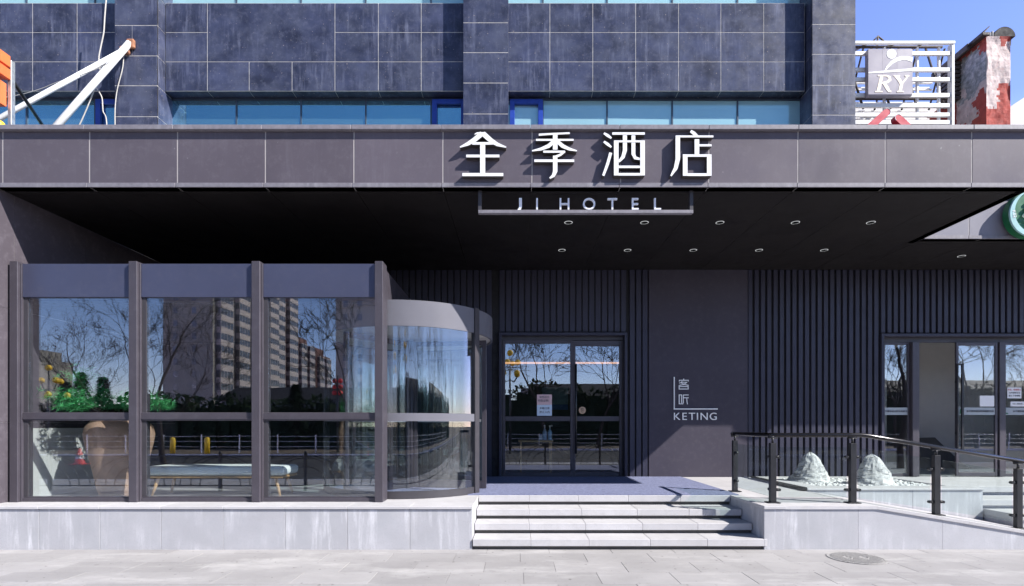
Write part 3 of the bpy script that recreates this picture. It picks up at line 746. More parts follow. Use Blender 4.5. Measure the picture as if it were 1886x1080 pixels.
# right flank of the vestibule up to the drum
xw = VX1
g = MB(); g.box(xw - .06, xw - .004, 6.752, 6.80, zp0, zvt - .05, bev=.003); g.box(xw - .05, xw - .01, Y_VEST + .202, 8.6, zh0, zvt - .05, bev=.003)
build(g, 'side_frame', mats('frame'), VT)
g = MB(); g.box(VX0, xw - .061, Y_VEST + .171, Y_WALL - .002, zvt - .10, zvt - .04); build(g, 'roof', mats('frame'), VT)
g = MB(); g.box(VX0 + .002, xw - .062, Y_VEST + .175, Y_WALL - .006, zh0 - .05, zh0 - .02); build(g, 'ceiling', mats('in_wall'), VT)
# sunlit patch of the left wall, painted as a white sheet
g = MB(); g.box(VX0 + .001, VX0 + .02, 6.78, 8.0, FLOOR + .007, 1.42); build(g, 'sunlit_patch', mats('in_white'), VT)

# ================================================================== REVOLVING DOOR
RC = (-1.5945, 8.054); RR = 1.23
RV = thing('revolving_door', 'round revolving glass door with silver grey drum band', 'revolving door', (RC[0], RC[1], FLOOR))
zb0, zb1 = Z(600, 6.824), Z(552, 6.824)
g = MB(); g.arc(RC[0], RC[1], RR - .03, RR, 0, 2 * math.pi, zb0, zb1, 96); build(g, 'drum_band', mats('drum'), RV)
g = MB(); g.arc(RC[0], RC[1], .02, RR - .031, 0, 2 * math.pi, zb0 + .02, zb0 + .05, 64); build(g, 'canopy_ceiling', mats('in_grey'), RV)

ang = lambda deg: math.radians(deg)
a_post = -34.0                    # right-hand opening post
a_left = -166.0
g = MB(); g.arc(RC[0], RC[1], RR - .028, RR + .004, ang(a_left), ang(a_post), FLOOR + .003, FLOOR + .10, 64); g.arc(RC[0], RC[1], RR - .028, RR + .004, ang(38), ang(150), FLOOR + .003, FLOOR + .10, 48)
build(g, 'base_rail', mats('frame_dk'), RV)
zr0, zr1 = Z(776, 6.824), Z(761, 6.824)
g = MB(); g.arc(RC[0], RC[1], RR - .035, RR + .006, ang(a_left), ang(a_post), zr0, zr1, 64); build(g, 'mid_rail', mats('drum'), RV)
for z0, z1 in ((FLOOR + .101, zr0 - .001), (zr1 + .001, zb0 - .001)):
    g = MB(); g.arc(RC[0], RC[1], RR - .018, RR - .006, ang(a_left), ang(a_post), z0, z1, 64); build(g, 'curved_pane', mats('glass_curved'), RV)
g = MB(); g.arc(RC[0], RC[1], RR - .018, RR - .006, ang(38), ang(150), FLOOR + .101, zb0 - .001, 48); build(g, 'curved_pane', mats('glass_curved'), RV)
for a in (a_post + 1.5, a_left - 1.5, 36.5, 151.5):
    g = MB(); g.arc(RC[0], RC[1], RR - .05, RR + .02, ang(a - 2.2), ang(a + 2.2), FLOOR + .003, zb1 + .01 if a < 0 else zb0, 3); build(g, 'post', mats('frame_dk'), RV)
for k in range(3):
    a = ang(-8 + 120 * k); c, s_ = math.cos(a), math.sin(a)
    def pt(r, z, o=0.): return (RC[0] + c * r - s_ * o, RC[1] + s_ * r + c * o, z)
    g = MB()
    def bar(r0, r1, z0, z1, th):
        vs = [pt(r, z, o) for r in (r0, r1) for o in (-th, th) for z in (z0, z1)]
        g.add(vs, [(0, 1, 3, 2), (4, 6, 7, 5), (0, 4, 5, 1), (2, 3, 7, 6), (0, 2, 6, 4), (1, 5, 7, 3)])
    zt_ = zb0 - .02
    bar(.05, .10, FLOOR + .02, zt_, .022); bar(1.10, 1.16, FLOOR + .02, zt_, .022); bar(.101, 1.099, FLOOR + .02, FLOOR + .13, .02); bar(.101, 1.099, zt_ - .07, zt_, .02)
    wg = build(g, 'door_wing', mats('frame'), RV)
    g = MB(); bar(.101, 1.099, FLOOR + .131, zt_ - .071, .005); build(g, 'pane', mats('glass_rail'), wg)
    g = MB(); bar(.12, 1.08, zr0 + .0, zr0 + .035, .04); build(g, 'push_bar', mats('steel'), wg)
g = MB(); g.tube([(RC[0], RC[1], FLOOR), (RC[0], RC[1], zb0)], .045, 14); build(g, 'centre_shaft', mats('frame'), RV)
g = MB(); g.arc(RC[0], RC[1], .01, RR - .03, 0, 2 * math.pi, FLOOR + .007, FLOOR + .013, 48); build(g, 'floor_disc', mats('mat'), RV)

# ================================================================== SIGNS
def glyph_map(ox, oz, sc, y): return lambda a, b: (X(ox + a * sc, y), Z(oz + b * sc, y))
YL = Y_FAS - .075
gm = glyph_map(820, 230, .2757, YL); GS = .2757 * YL / F
SIGN = thing('hotel_name_sign', 'four large white raised Chinese characters on the canopy fascia', 'sign', (X(1080, YL), Y_FAS, Z(330, Y_FAS)))
def glyph(strokes, parent, gmf, gs, y0, y1, name, mi, side):
    g = MB()
    for k, (pts, w) in enumerate(strokes):
        ww = [q * gs for q in w] if isinstance(w, (list, tuple)) else w * gs
        g.stroke([gmf(*p) for p in pts], ww, y0 + .0006 * k, y1 + .0006 * k, 0, 1)
    return build(g, name, mats(mi, side), parent)
quan = [([(246, 58), (196, 100), (150, 128), (98, 150)], [34, 32, 24, 8]), ([(252, 58), (305, 105), (350, 132), (407, 150)], [34, 32, 24, 8]), ([(196, 64), (212, 56), (268, 56)], [6, 12, 14]),
        ([(180, 124), (325, 124)], 17), ([(250, 118), (250, 326)], 34), ([(140, 208), (362, 208)], 18), ([(114, 332), (388, 332)], 21)]
ji = [([(625, 67), (700, 62), (832, 56)], [14, 13, 12]), ([(606, 101), (858, 101)], 13), ([(735, 64), (735, 166)], 31), ([(732, 106), (690, 142), (640, 162), (580, 174)], [26, 26, 20, 8]), ([(745, 106), (785, 142), (830, 162), (880, 174)], [24, 26, 20, 8]),
      ([(655, 179), (800, 179)], 14), ([(800, 176), (770, 200), (735, 214)], [14, 16, 16]), ([(735, 205), (735, 310), (722, 340), (698, 356)], [30, 30, 22, 10]), ([(595, 239), (862, 239)], 17)]
jiu = [([(1060, 56), (1085, 72), (1110, 90)], [14, 20, 12]), ([(1060, 112), (1085, 130), (1110, 150)], [14, 20, 12]), ([(1106, 186), (1085, 262), (1056, 340)], [20, 20, 16]), ([(1116, 58), (1334, 58)], 16),
       ([(1143, 104), (1143, 338)], 31), ([(1319, 104), (1319, 338)], 31), ([(1158, 110), (1305, 110)], 13), ([(1158, 330), (1305, 330)], 17), ([(1158, 280), (1305, 280)], 16), ([(1201, 64), (1201, 170), (1188, 215), (1160, 246)], [28, 28, 24, 14]), ([(1258, 64), (1258, 195), (1270, 220), (1304, 228)], [26, 26, 22, 14])]
dian = [([(1640, 42), (1660, 56), (1684, 78)], [18, 24, 20]), ([(1540, 78), (1792, 78)], 13), ([(1554, 74), (1554, 230), (1540, 290), (1508, 342)], [30, 30, 26, 10]), ([(1682, 96), (1682, 204)], 31), ([(1695, 137), (1780, 137)], 14),
        ([(1588, 205), (1780, 205)], 16), ([(1604, 212), (1604, 340)], 31), ([(1765, 212), (1765, 340)], 31), ([(1618, 332), (1750, 332)], 18)]
for st in (quan, ji, jiu, dian): glyph(st, SIGN, gm, GS, YL, Y_FAS - .002, 'character', 'white_letter', 'letter_side')
# hanging sign
YH = 6.53
HS = thing('hanging_sign', 'small white letter sign JI HOTEL standing on a bar hung under the canopy', 'sign', (X(1078, YH), YH, SOF))
x0, x1 = X(881, YH), X(1275.5, YH); zb_, zt_ = Z(394.6, YH), Z(388.5, YH)
g = MB(); g.box(x0, x1, YH - .03, YH + .03, zb_, zt_, bev=.003); build(g, 'bar', mats('fascia_trim'), HS)
for xa in (x0, x1 - .042):
    g = MB(); g.box(xa, xa + .042, YH - .028, YH + .028, zt_ + .0005, SOF); build(g, 'hanger', mats('frame_dk'), HS)
for ch, px in zip('JIHOTEL', (957.5, 989, 1039.5, 1084.7, 1127.5, 1168.7, 1209.5)):
    hgt = (388.5 - 366.5) * YH / F
    if ch == 'J':
        g = MB(); s_j = .1909 * YH / F; fj = lambda a, b: (X(640 + a * .1909, YH), Z(335 + b * .1909, YH))
        g.stroke([fj(1669, 163), fj(1669, 245), fj(1662, 268), fj(1645, 280)], [27 * s_j, 27 * s_j, 24 * s_j, 14 * s_j], YH - .02, YH + .01); build(g, 'letter', mats('hang_letter'), HS); continue
    text(ch, X(px, YH), YH - .005, (Z(366.5, YH) + zt_) / 2 - .004, hgt / .71, ['hang_letter'], 'letter', HS, .03, bold=.0)
# wall sign
YK = Y_WALL - .02
km = glyph_map(1180, 660, .1296, YK); KS = .1296 * YK / F
KT = thing('wall_sign', 'thin white bracket and lettering sign reading KETING on the smooth dark panel', 'sign', (X(1281, YK), Y_WALL, Z(770, YK)))
ke = [([(612, 292), (612, 312)], 13), ([(545, 314), (682, 314)], 12), ([(549, 314), (549, 332)], 12), ([(677, 314), (677, 332)], 12), ([(590, 328), (572, 348), (545, 354)], 11), ([(575, 342), (662, 342)], 11), ([(660, 342), (610, 375), (542, 387)], 12), ([(572, 348), (620, 372), (684, 387)], 12),
      ([(548, 396), (548, 444)], 13), ([(676, 396), (676, 444)], 13), ([(555, 402), (670, 402)], 12), ([(555, 438), (670, 438)], 12)]
ting = [([(548, 516), (548, 655)], 14), ([(582, 516), (582, 655)], 14), ([(555, 522), (575, 522)], 12), ([(555, 649), (575, 649)], 12), ([(602, 523), (682, 523)], 13), ([(607, 523), (607, 630), (596, 656)], 13), ([(612, 563), (684, 563)], 13), ([(656, 563), (658, 610), (666, 656)], 13)]
br = [([(478, 266), (478, 730)], 15), ([(470, 722), (1096, 722)], 15)]
for st in (ke, ting): glyph(st, KT, km, KS, YK, Y_WALL - .004, 'character', 'white_letter', 'letter_side')
glyph(br, KT, km, KS, YK, Y_WALL - .004, 'bracket', 'white_letter', 'white_letter')
for ch, px in zip('KETING', (1246.5, 1260.6, 1274.6, 1284.6, 1297, 1313.8)):
    hgt = (774.7 - 761) * YK / F
    text(ch, X(px, YK), YK + .004, Z(767.9, YK), hgt / .71, ['white_letter'], 'letter', KT, .012, xs=1.08)
# green round sign on the rear fascia
YC = Y_FAS2 - .14
cx, cz = X(1899, YC), Z(395, YC); rad = 43 * YC / F
GR = thing('round_logo_sign', 'green round sign with pale crescent cut off by the right edge', 'sign', (cx, Y_FAS2, cz))
def circ(r, n=48, a0=0, a1=360, ox=0, oz=0): return [(cx + ox + r * math.cos(math.radians(a0 + (a1 - a0) * i / n)), cz + oz + r * math.sin(math.radians(a0 + (a1 - a0) * i / n))) for i in range(n + (0 if a1 - a0 == 360 else 1))]
g = MB(); g.prism(circ(rad)[:48], YC, Y_FAS2 - .05); build(g, 'disc', mats('green_sign'), GR)
g = MB(); n = 40
cr = []
for i in range(n + 1):
    a = math.radians(105 + 205 * i / n); cr.append(a)
for i in range(n):
    def pr(a, k):
        wd = .20 * math.sin(math.pi * min(1, max(0.03, k / n))) + .02
        return ((cx + rad * .97 * math.cos(a), cz + rad * .97 * math.sin(a)), (cx + rad * (.97 - wd) * math.cos(a), cz + rad * (.97 - wd) * math.sin(a)))
    (o1, i1), (o2, i2) = pr(cr[i], i), pr(cr[i + 1], i + 1)
    g.prism([o1, o2, i2, i1], YC - .03, YC - .001)
build(g, 'crescent', mats('teal_sign'), GR)
g = MB()
for pts, w in (([(-.20, .5), (.25, .58)], .1), ([(-.05, .62), (-.05, .2)], .12), ([(-.3, .22), (.3, .28)], .1), ([(-.1, .2), (-.36, -.12)], .13), ([(.05, .2), (.4, -.05)], .12), ([(-.3, -.12), (.3, -.06)], .1), ([(-.02, .0), (-.08, -.48)], .13), ([(-.3, -.32), (.28, -.26)], .1)):
    g.stroke([(cx + a * rad, cz + b * rad) for a, b in pts], w * rad, YC - .045 + R.uniform(0, .004), YC - .002)
build(g, 'emblem', mats('white_letter'), GR)
text('K02', cx - rad * .80, YC - .032, cz - .02 * rad, rad * .2, ['white_letter'], 'lettering', GR, .004, rot=math.radians(-80))

# ceiling downlights
DLp = None
spots = [(1047, 410, 'front row', 0), (1187, 410, 'front row', 1), (1326, 410, 'front row', 2), (1465, 410, 'front row', 3), (1604, 410, 'front row', 4),
         (1035, 461, 'back row', 0), (1156, 461, 'back row', 1), (1277, 461, 'back row', 2), (1398, 461, 'back row', 3), (1518, 461, 'back row', 4), (1771, 472, '', 0)]
ordn = ['leftmost', 'second from left', 'middle', 'second from right', 'rightmost']
for px, py, row, k in spots:
    y = 2.88 * F / (CY - py); x = X(px, y)
    lab = f'recessed downlight in the {row} under the canopy, {ordn[k]} of five' if row else 'lone recessed downlight under the right set back soffit'
    if DLp is None:
        DLp = thing('downlight', lab, 'downlight', (x, y, SOF), 'round downlights recessed in the canopy soffit')
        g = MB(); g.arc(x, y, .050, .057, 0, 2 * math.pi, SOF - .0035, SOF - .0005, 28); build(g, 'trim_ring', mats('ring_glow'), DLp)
        g = MB(); g.arc(x, y, .001, .0495, 0, 2 * math.pi, SOF - .004, SOF - .001, 24); build(g, 'lens', mats('lens_black'), DLp)
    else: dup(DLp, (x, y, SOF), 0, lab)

# door notices
YN = YD + .018
def rectpx(a, b, c, d, y, th=.003):
    g = MB(); g.box(X(a, y), X(b, y), y - th, y, Z(d, y), Z(c, y)); return g
o = thing('door_notice', 'pink and pale blue paper notice taped inside the entrance door glass', 'notice', (X(1002.5, YN), YN, Z(766, YN)))
build(rectpx(989, 1016.5, 727, 746, YN), 'pink_half', mats('paper_pink'), o); build(rectpx(989, 1016.5, 746.1, 766, YN), 'blue_half', mats('paper_blue'), o)
for s_, px, py in (('请您出示', 1002.5, 732), ('核酸证明！', 1002.5, 738.5), ('未戴口罩', 1003, 752.5), ('禁止入内', 1003, 759.5)):
    text(s_, X(px, YN), YN - .0045, Z(py, YN), .048, ['ink'], 'lettering', o, .002)
YN2 = YD + .028
o = thing('pull_sticker', 'round tan pull sticker on the right entrance door', 'sticker', (X(1072.5, YN2), YN2, Z(756, YN2)))
g = MB(); c0, c1, rr_ = X(1072.5, YN2), Z(756, YN2), 6.5 * YN2 / F
g.prism([(c0 + rr_ * math.cos(2 * math.pi * i / 28), c1 + rr_ * math.sin(2 * math.pi * i / 28)) for i in range(28)], YN2 - .003, YN2); build(g, 'disc', mats('sticker'), o)
text('拉', c0, YN2 - .0045, c1 + .012, .06, ['ink'], 'lettering', o, .002); text('PULL', c0, YN2 - .0045, c1 - .032, .022, ['ink'], 'lettering', o, .002, bold=.0005)
YN3 = YD - .024
build_o = rectpx(1804.5, 1831, 729, 749, YN3)
tag(build(build_o, 'paper_sheet', mats('paper'), None, (X(1818, YN3), YN3, Z(749, YN3))), 'blank white sheet taped on the right sliding door above the frosted strip', 'paper')
YN4 = YD + .024
o = thing('paper_notice', 'white notice with red and dark handwriting on the far right glass', 'notice', (X(1868, YN4), YN4, Z(734, YN4)))
build(rectpx(1855, 1881, 714, 734, YN4), 'sheet', mats('paper'), o)
for s_, py, c in (('外卖、快递禁止', 718.5, 'ink_red'), ('入内请联系当', 724, 'ink'), ('事人下来领取', 729.5, 'ink')): text(s_, X(1868, YN4), YN4 - .0045, Z(py, YN4), .036, [c], 'lettering', o, .002)
o = thing('paper_notice', 'narrow white strip notice under the handwritten one on the far right glass', 'notice', (X(1875, YN4), YN4, Z(749, YN4)))
build(rectpx(1861, 1888, 740, 749, YN4), 'sheet', mats('paper'), o); text('今日三维免进入', X(1874.5, YN4), YN4 - .0045, Z(744.5, YN4), .03, ['ink'], 'lettering', o, .002)

# ================================================================== HANDRAIL
HR = thing('glass_handrail', 'black steel handrail with clear glass panels along the ramp', 'handrail', (4.5, 6.49, FLOOR))
YR = 6.49; XA = 3.125; ya_ = 7.61
pp = [(XA, ya_, FLOOR + .004), (XA, YR, FLOOR + .004)] + [(X(p, YR), YR, zr(X(p, YR)) + .002) for p in (1570, 1724, 1875, 2026)]
HT = .80
for i, (x, y, z) in enumerate(pp):
    g = MB(); wd = .036 if i else .034
    g.box(x - wd, x + wd, y - .028, y + .028, z + .012, z + HT - .07, bev=.003)
    po = build(g, 'post', mats('black_metal'), HR)
    g = MB(); g.box(x - .075, x + .075, y - .06, y + .06, z, z + .011, bev=.002); build(g, 'base_plate', mats('black_metal'), po)
    g = MB(); g.tube([(x, y, z + HT - .07), (x, y, z + HT + .0)], .014, 8); g.tube([(x - .05, y, z + HT), (x + .05, y, z + HT)], .018, 8); build(g, 'saddle', mats('black_metal'), po)
    g = MB()
    for h in (.16, .56):
        dirs = []
        if i == 0: dirs = [(0, -1)]
        elif i == 1: dirs = [(0, 1), (1, 0)]
        else: dirs = [(-1, 0), (1, 0)]
        for dx, dy in dirs:
            off = wd if dx else .028
            a = Vector((x + dx * off, y + dy * off, z + h)); b = a + Vector((dx, dy, 0)) * .042
            g = MB(); g.tube([a, b], .019, 10)
            side = Vector((dy, dx, 0))
            g.tube([b - side * .022, b + side * .022], .017, 10)
            build(g, 'glass_clamp', mats('black_metal'), po)
for (x0, y0, z0), (x1, y1, z1) in zip(pp, pp[1:]):
    d = Vector((x1 - x0, y1 - y0, 0)).normalized() * .075; nrm = Vector((-d.y, d.x, 0)).normalized() * .005
    a = Vector((x0, y0, 0)) + d; b = Vector((x1, y1, 0)) - d
    zA = z0 + (z1 - z0) * .075; zB = z1 - (z1 - z0) * .075
    g = MB()
    vs = [(q + s_ * nrm)[:2] + (zq + h,) for q, zq in ((a, zA), (b, zB)) for s_ in (-1, 1) for h in (.07, .68)]
    g.add(vs, [(0, 1, 3, 2), (4, 6, 7, 5), (0, 4, 5, 1), (2, 3, 7, 6), (0, 2, 6, 4), (1, 5, 7, 3)])
    build(g, 'glass_panel', mats('glass_rail'), HR)
g = MB()
top = [(XA, ya_ + .09, FLOOR + HT + .03), (XA, ya_, FLOOR + HT + .03), (XA, YR + .03, FLOOR + HT + .03), (XA + .03, YR, FLOOR + HT + .03)]
xk = XR0 + .02
top += [(xk - .05, YR, FLOOR + HT + .03), (xk + .05, YR, zr(xk + .05) + HT + .03), (7.3, YR, zr(7.3) + HT + .03)]
g.tube(top, .027, 14); build(g, 'rail', mats('rail'), HR)

# ================================================================== MANHOLE
ym, xm = 1.448 * F / (1028.5 - CY), 0
xm = X(1577, ym)
MH = thing('manhole_cover', 'round ribbed manhole cover set in the paving before the ramp', 'manhole cover', (xm, ym, 0))
g = MB(); g.arc(xm, ym, .262, .285, 0, 2 * math.pi, .002, .007, 40); build(g, 'rim', mats('iron'), MH)
g = MB(); g.arc(xm, ym, .001, .258, 0, 2 * math.pi, .001, .004, 40); 
for k in range(-9, 10):
    x = k * .026; h = math.sqrt(max(0, .245 ** 2 - x * x))
    if abs(k) in (3, 4): 
        for q in (-1, 1): g.box(xm + x - .007, xm + x + .007, ym + q * h, ym + q * .07, .0035, .009)
    else: g.box(xm + x - .007, xm + x + .007, ym - h, ym + h, .0035, .009)
for s_ in (-1, 1): g.arc(xm + s_ * .09, ym, .035, .05, 0, 2 * math.pi, .0035, .0095, 20)
build(g, 'cover', mats('iron'), MH)

# ================================================================== ROOFTOP THINGS, LEFT
def anchor(g, c, r=.07):
    g.box(c[0] - r, c[0] + r, c[1] - .02, c[1] + .012, c[2] - r * 1.2, c[2] + r * 1.2, bev=.01)
for k, (p0, p1, lab) in enumerate(((P(238, 80, Y_PIL - .05), P(98, 240, 8.3), 'thick white support pole running steeply from pilaster down to the canopy'),
                                  (P(229, 92, Y_PIL - .10), P(-40, 240, 8.0), 'slimmer white support pole slanting low from pilaster to the left edge'))):
    t = thing('support_pole', lab, 'pole', p1, 'white support poles above the canopy')
    g = MB(); g.tube([p0, p1], .050 if k == 0 else .038, 14); build(g, 'pole', mats('white_pole'), t)
    g = MB()
    if k == 0: g.box(p0[0] - .05, p0[0] + .09, Y_PIL - .07, Y_PIL - .003, p0[2] - .09, p0[2] + .08, bev=.02)
    else: g.box(p0[0] - .08, p0[0] + .05, Y_PIL - .13, Y_PIL - .003, p0[2] - .04, p0[2] + .06, bev=.02)
    build(g, 'anchor', mats('rust'), t)
def wire(label, pts, y, r=.008, ye=None):
    ye = ye or y
    n = len(pts); q = [P(a, b, y + (ye - y) * i / (n - 1)) for i, (a, b) in enumerate(pts)]
    sm = []
    for i in range(n - 1):
        a, b, c, d = (Vector(q[max(0, i - 1)]), Vector(q[i]), Vector(q[i + 1]), Vector(q[min(n - 1, i + 2)]))
        for t_ in [k / 5 for k in range(5)]:
            sm.append(.5 * ((2 * b) + (c - a) * t_ + (2 * a - 5 * b + 4 * c - d) * t_ ** 2 + (3 * b - a - 3 * c + d) * t_ ** 3))
    sm.append(Vector(q[-1]))
    g = MB(); g.tube(sm, r, 5); tag(build(g, 'cable', mats('wire'), None, q[-1]), label, 'cable')
wire('twisted pale cable dropping from the top edge to the pole crossing', [(196, -6), (193, 30), (191, 60), (186, 85), (182, 108), (184, 130), (181, 150)], 9.3, .012)
wire('slack cable hanging beside the granite pilaster from the pole anchor', [(228, 95), (226, 125), (216, 165), (212, 200), (212, 236)], Y_PIL - .03, .009)
wire('short curled cable hanging below the steep pole toward blue window frame', [(176, 160), (187, 178), (189, 195), (190, 206), (195, 216), (197, 236)], 9.2, .010)
wire('straight thin cable slanting down from the steep pole to canopy', [(176, 160), (168, 180), (158, 205), (144, 236)], 9.0, .010)
wire('faint thin wire sagging along the low pole at the left', [(-5, 182), (40, 174), (75, 164), (105, 152), (150, 138), (190, 122), (205, 112)], 8.9, .006)
YO = 7.2
t = thing('rooftop_sign', 'orange box sign on a grey post cut by the left edge', 'sign', (X(5, YO), YO, z_ct - .08))
g = MB(); g.box(X(6, YO), X(13, YO), YO + .06, YO + .12, z_ct - .08, Z(105, YO), bev=.004); build(g, 'post', mats('steel'), t)
for a, b, xe in ((99, 120, 12.5), (124, 143, 12.5), (150, 193, 5)):
    g = MB(); g.box(X(-60, YO), X(1, YO), YO - .25, YO - .18, Z(b - 4, YO), Z(a - 2, YO)); g.box(X(-60, YO), X(xe, YO), YO - .178, YO + .055, Z(b, YO), Z(a, YO), mi=1, bev=.004)
    build(g, 'letter_box', mats('white_plastic', 'orange'), t)
g = MB(); c = P(-1, 231, YO - .05); g.ball(c, .065, 18); build(g, 'globe', mats('yellow'), t)
p0, p1 = P(12, 132, YO + .16), P(84, 240, 8.6)
g = MB(); g.tube([p0, p1], .026, 8); tag(build(g, 'brace_rod', mats('black_metal'), None, p1), 'thin black brace rod behind the orange sign', 'brace')

# ================================================================== ROOFTOP THINGS, RIGHT
YB = 12.0
t = thing('steel_billboard_frame', 'white slatted steel billboard frame on the roof at right', 'billboard frame', (X(1670, YB), YB, 4.6))
zl = lambda py: Z(py, YB)
xl, xr = X(1500, YB), X(1751, YB)
for c in (98, 112, 128, 146, 160, 175, 194, 211, 225):
    if c in (112, 160): continue
    g = MB(); g.box(xl, xr, YB, YB + .05, zl(c + 3.6), zl(c - 3.6), bev=.004); build(g, 'slat', mats('slat'), t)
for c in (105, 118, 135, 152, 168, 182):
    g = MB(); g.box(xl, xr + .3, YB + .9, YB + .95, zl(c + 1.2), zl(c - 1.2)); g.box(xl, xr + .3, YB + 1.0, YB + 1.05, zl(c + 5.2), zl(c + 3.4)); build(g, 'rear_slat', mats('slat', ), t)
for p in (1633, 1694, 1734):
    g = MB(); g.box(X(p - 1.5, YB), X(p + 1.5, YB), YB + .051, YB + .11, 4.6, zl(84)); build(g, 'upright', mats('slat'), t)
g = MB(); g.box(X(1752, YB), X(1757, YB), YB - .02, YB + .11, 4.6, zl(80), bev=.004); build(g, 'corner_post', mats('slat'), t)
g = MB(); g.box(xl, X(1757, YB), YB - .04, YB + .02, zl(82.5), zl(77.5), bev=.004); build(g, 'top_beam', mats('slat'), t)
g = MB()
for p in (1602, 1652, 1704): g.tube([P(p, 78, YB), P(p - 30, 95, YB + .9)], .025, 6)
for p in (1590, 1640, 1690, 1740): g.tube([P(p, 200, YB + .2), P(p - 35, 90, YB + 1.2)], .028, 6); g.tube([P(p, 90, YB + .3), P(p - 30, 205, YB + 1.3)], .022, 6)
g.tube([P(1560, 182, YB + .14), P(1750, 182, YB + .14)], .035, 6); g.tube([P(1560, 87, YB + .3), P(1735, 87, YB + .3)], .03, 6)
g.tube([P(1602, 82, YB + .6), P(1617, 67, YB + .7), P(1640, 86, YB + .7)], .02, 6); g.tube([P(1617, 67, YB + .7), P(1615, 90, YB + .6)], .02, 6)
build(g, 'rear_truss', mats('slat_dk'), t)
YS = YB - .12
t = thing('letter_logo_sign', 'grey square sign with white arc, ball and letters RY on the slats', 'sign', (X(1638, YS), YS, Z(178, YS)))
a0, b0 = X(1599, YS), X(1680.5, YS); z0, z1 = Z(176, YS), Z(90, YS)
g = MB(); g.box(a0, b0, YS, YB - .002, z0, z1, bev=.008); build(g, 'panel', mats('ry_face'), t)
g = MB(); g.box(a0, X(1625, YS) - .003, YS - .006, YS - .001, z0 + .02, z1 - .02); g.box(X(1625, YS), X(1652, YS) - .003, YS - .006, YS - .001, z0 + .02, z1 - .02); g.box(X(1652, YS), b0, YS - .006, YS - .001, z0 + .02, z1 - .02)
build(g, 'face_sheet', mats('ry_face'), t)
q = lambda px, py: (X(px, YS), Z(py, YS))
g = MB(); c = q(1641.5, 100); r = 9 * YS / F
g.prism([(c[0] + r * math.cos(2 * math.pi * i / 30), c[1] + r * math.sin(2 * math.pi * i / 30)) for i in range(30)], YS - .010, YS - .0065)
g.stroke([q(1629, 131), q(1634, 124), q(1642, 116), q(1651, 110.5), q(1660, 108), q(1670, 108), q(1680, 111)], [.02, .05, .07, .085, .09, .09, .10], YS - .0105, YS - .0065)
g.stroke([q(1599, 135), q(1640, 132), q(1680, 129)], [.03, .05, .06], YS - .011, YS - .0065)
build(g, 'emblem', mats('white_letter'), t)
def serif(strokes):
    g = MB()
    for k, (pts, w) in enumerate(strokes): g.stroke([q(*p) for p in pts], [i * YS / F for i in w], YS - .0105 - .0004 * k, YS - .0065)
    build(g, 'letter', mats('ry_gold'), t)
serif([([(1623.5, 140), (1617, 169)], [6, 6]), ([(1616, 140.2), (1632, 140.2), (1638, 143), (1638.5, 147.5), (1634, 152), (1622, 154)], [2.5, 3, 5, 6, 5, 2.5]), ([(1628, 154), (1633, 162), (1637, 168.8), (1641, 169.5)], [6, 6.5, 5, 2.4]), ([(1611, 169.6), (1625, 169.6)], [2.4, 2.4])])
serif([([(1650, 141), (1656, 148), (1660, 156)], [6, 6.5, 6]), ([(1672, 140.5), (1667, 147), (1660, 156)], [2.6, 3, 3.5]), ([(1660, 155), (1657, 169)], [6, 6]), ([(1645, 140.6), (1657, 140.6)], [2.4, 2.4]), ([(1666, 140.6), (1674, 140.6)], [2.4, 2.4]), ([(1651, 169.6), (1664, 169.6)], [2.4, 2.4])])
# red sign fragment standing on the rear canopy
YRd = 8.4
t = thing('red_rooftop_sign', 'two glossy red rounded strokes of a sign rising behind the canopy edge', 'sign', (X(1640, YRd), YRd, z_ct - .08))
def capsule(p0, p1, w):
    a, b = Vector(q2(*p0)), Vector(q2(*p1)); d = (b - a).normalized(); nn = Vector((-d.y, d.x)) * w / 2
    out = [a + nn, a - nn]
    for i in range(9):
        th = math.pi * i / 8; out.append(b - nn * math.cos(th) + d * (w / 2) * math.sin(th))
    return [tuple(v) for v in out]
q2 = lambda px, py: (X(px, YRd), Z(py, YRd))
for p0, p1, w in (((1596, 240), (1634, 206), .11), ((1680, 240), (1655, 217), .11)):
    g = MB(); g.prism(capsule(p0, p1, w), YRd, YRd + .10); st = build(g, 'stroke', mats('red_sign'), t)
    pl = capsule(p0, p1, w); 
    g = MB(); g.tube([(a, YRd, b) for a, b in pl[2:] ], .006, 5); build(g, 'edge_trim', mats('white_plastic'), st)
g = MB(); g.box(X(1600, YRd), X(1672, YRd), YRd + .105, YRd + .15, z_ct - .08, Z(226, YRd)); build(g, 'base_rail', mats('red_sign'), t)
# peeling chimney wall
YC0 = 12.6; YC1 = YC0 * (1817 - CX) / (1757 - CX)
xc0, xc1 = X(1817, YC0), X(1861, YC0); zc1 = Z(67, YC0)
t = thing('chimney_stack', 'tall red chimney wall with peeling pale plaster at the upper right', 'chimney', (xc0, YC0, 4.6))
from mathutils import noise as NZ
g = MB()
def wobbly(orig, du, dv, nu, nv, nrm, frac):
    vs = []
    for j in range(nv + 1):
        for i in range(nu + 1):
            p = orig + du * (i / nu) + dv * (j / nv)
            e = 0 if (i in (0, nu) or j in (0, nv)) else 1
            vs.append(p + nrm * (NZ.fractal(p * 2.5, 1., 2., 4) * .03 * e))
    fs, mi = [], []
    for j in range(nv):
        for i in range(nu):
            fs.append((j * (nu + 1) + i, j * (nu + 1) + i + 1, (j + 1) * (nu + 1) + i + 1, (j + 1) * (nu + 1) + i))
            p = orig + du * ((i + .5) / nu) + dv * ((j + .5) / nv); mi.append(frac((i + .5) / nu, (j + .5) / nv, p))
    b = len(g.v); g.v += [tuple(v) for v in vs]
    for f, m in zip(fs, mi): g.f.append([b + k for k in f]); g.m.append(m); g.sm.append(False)
hgt = zc1 - 4.6
nz = lambda p: NZ.fractal(p * 2.0, 1., 2., 5) * .22
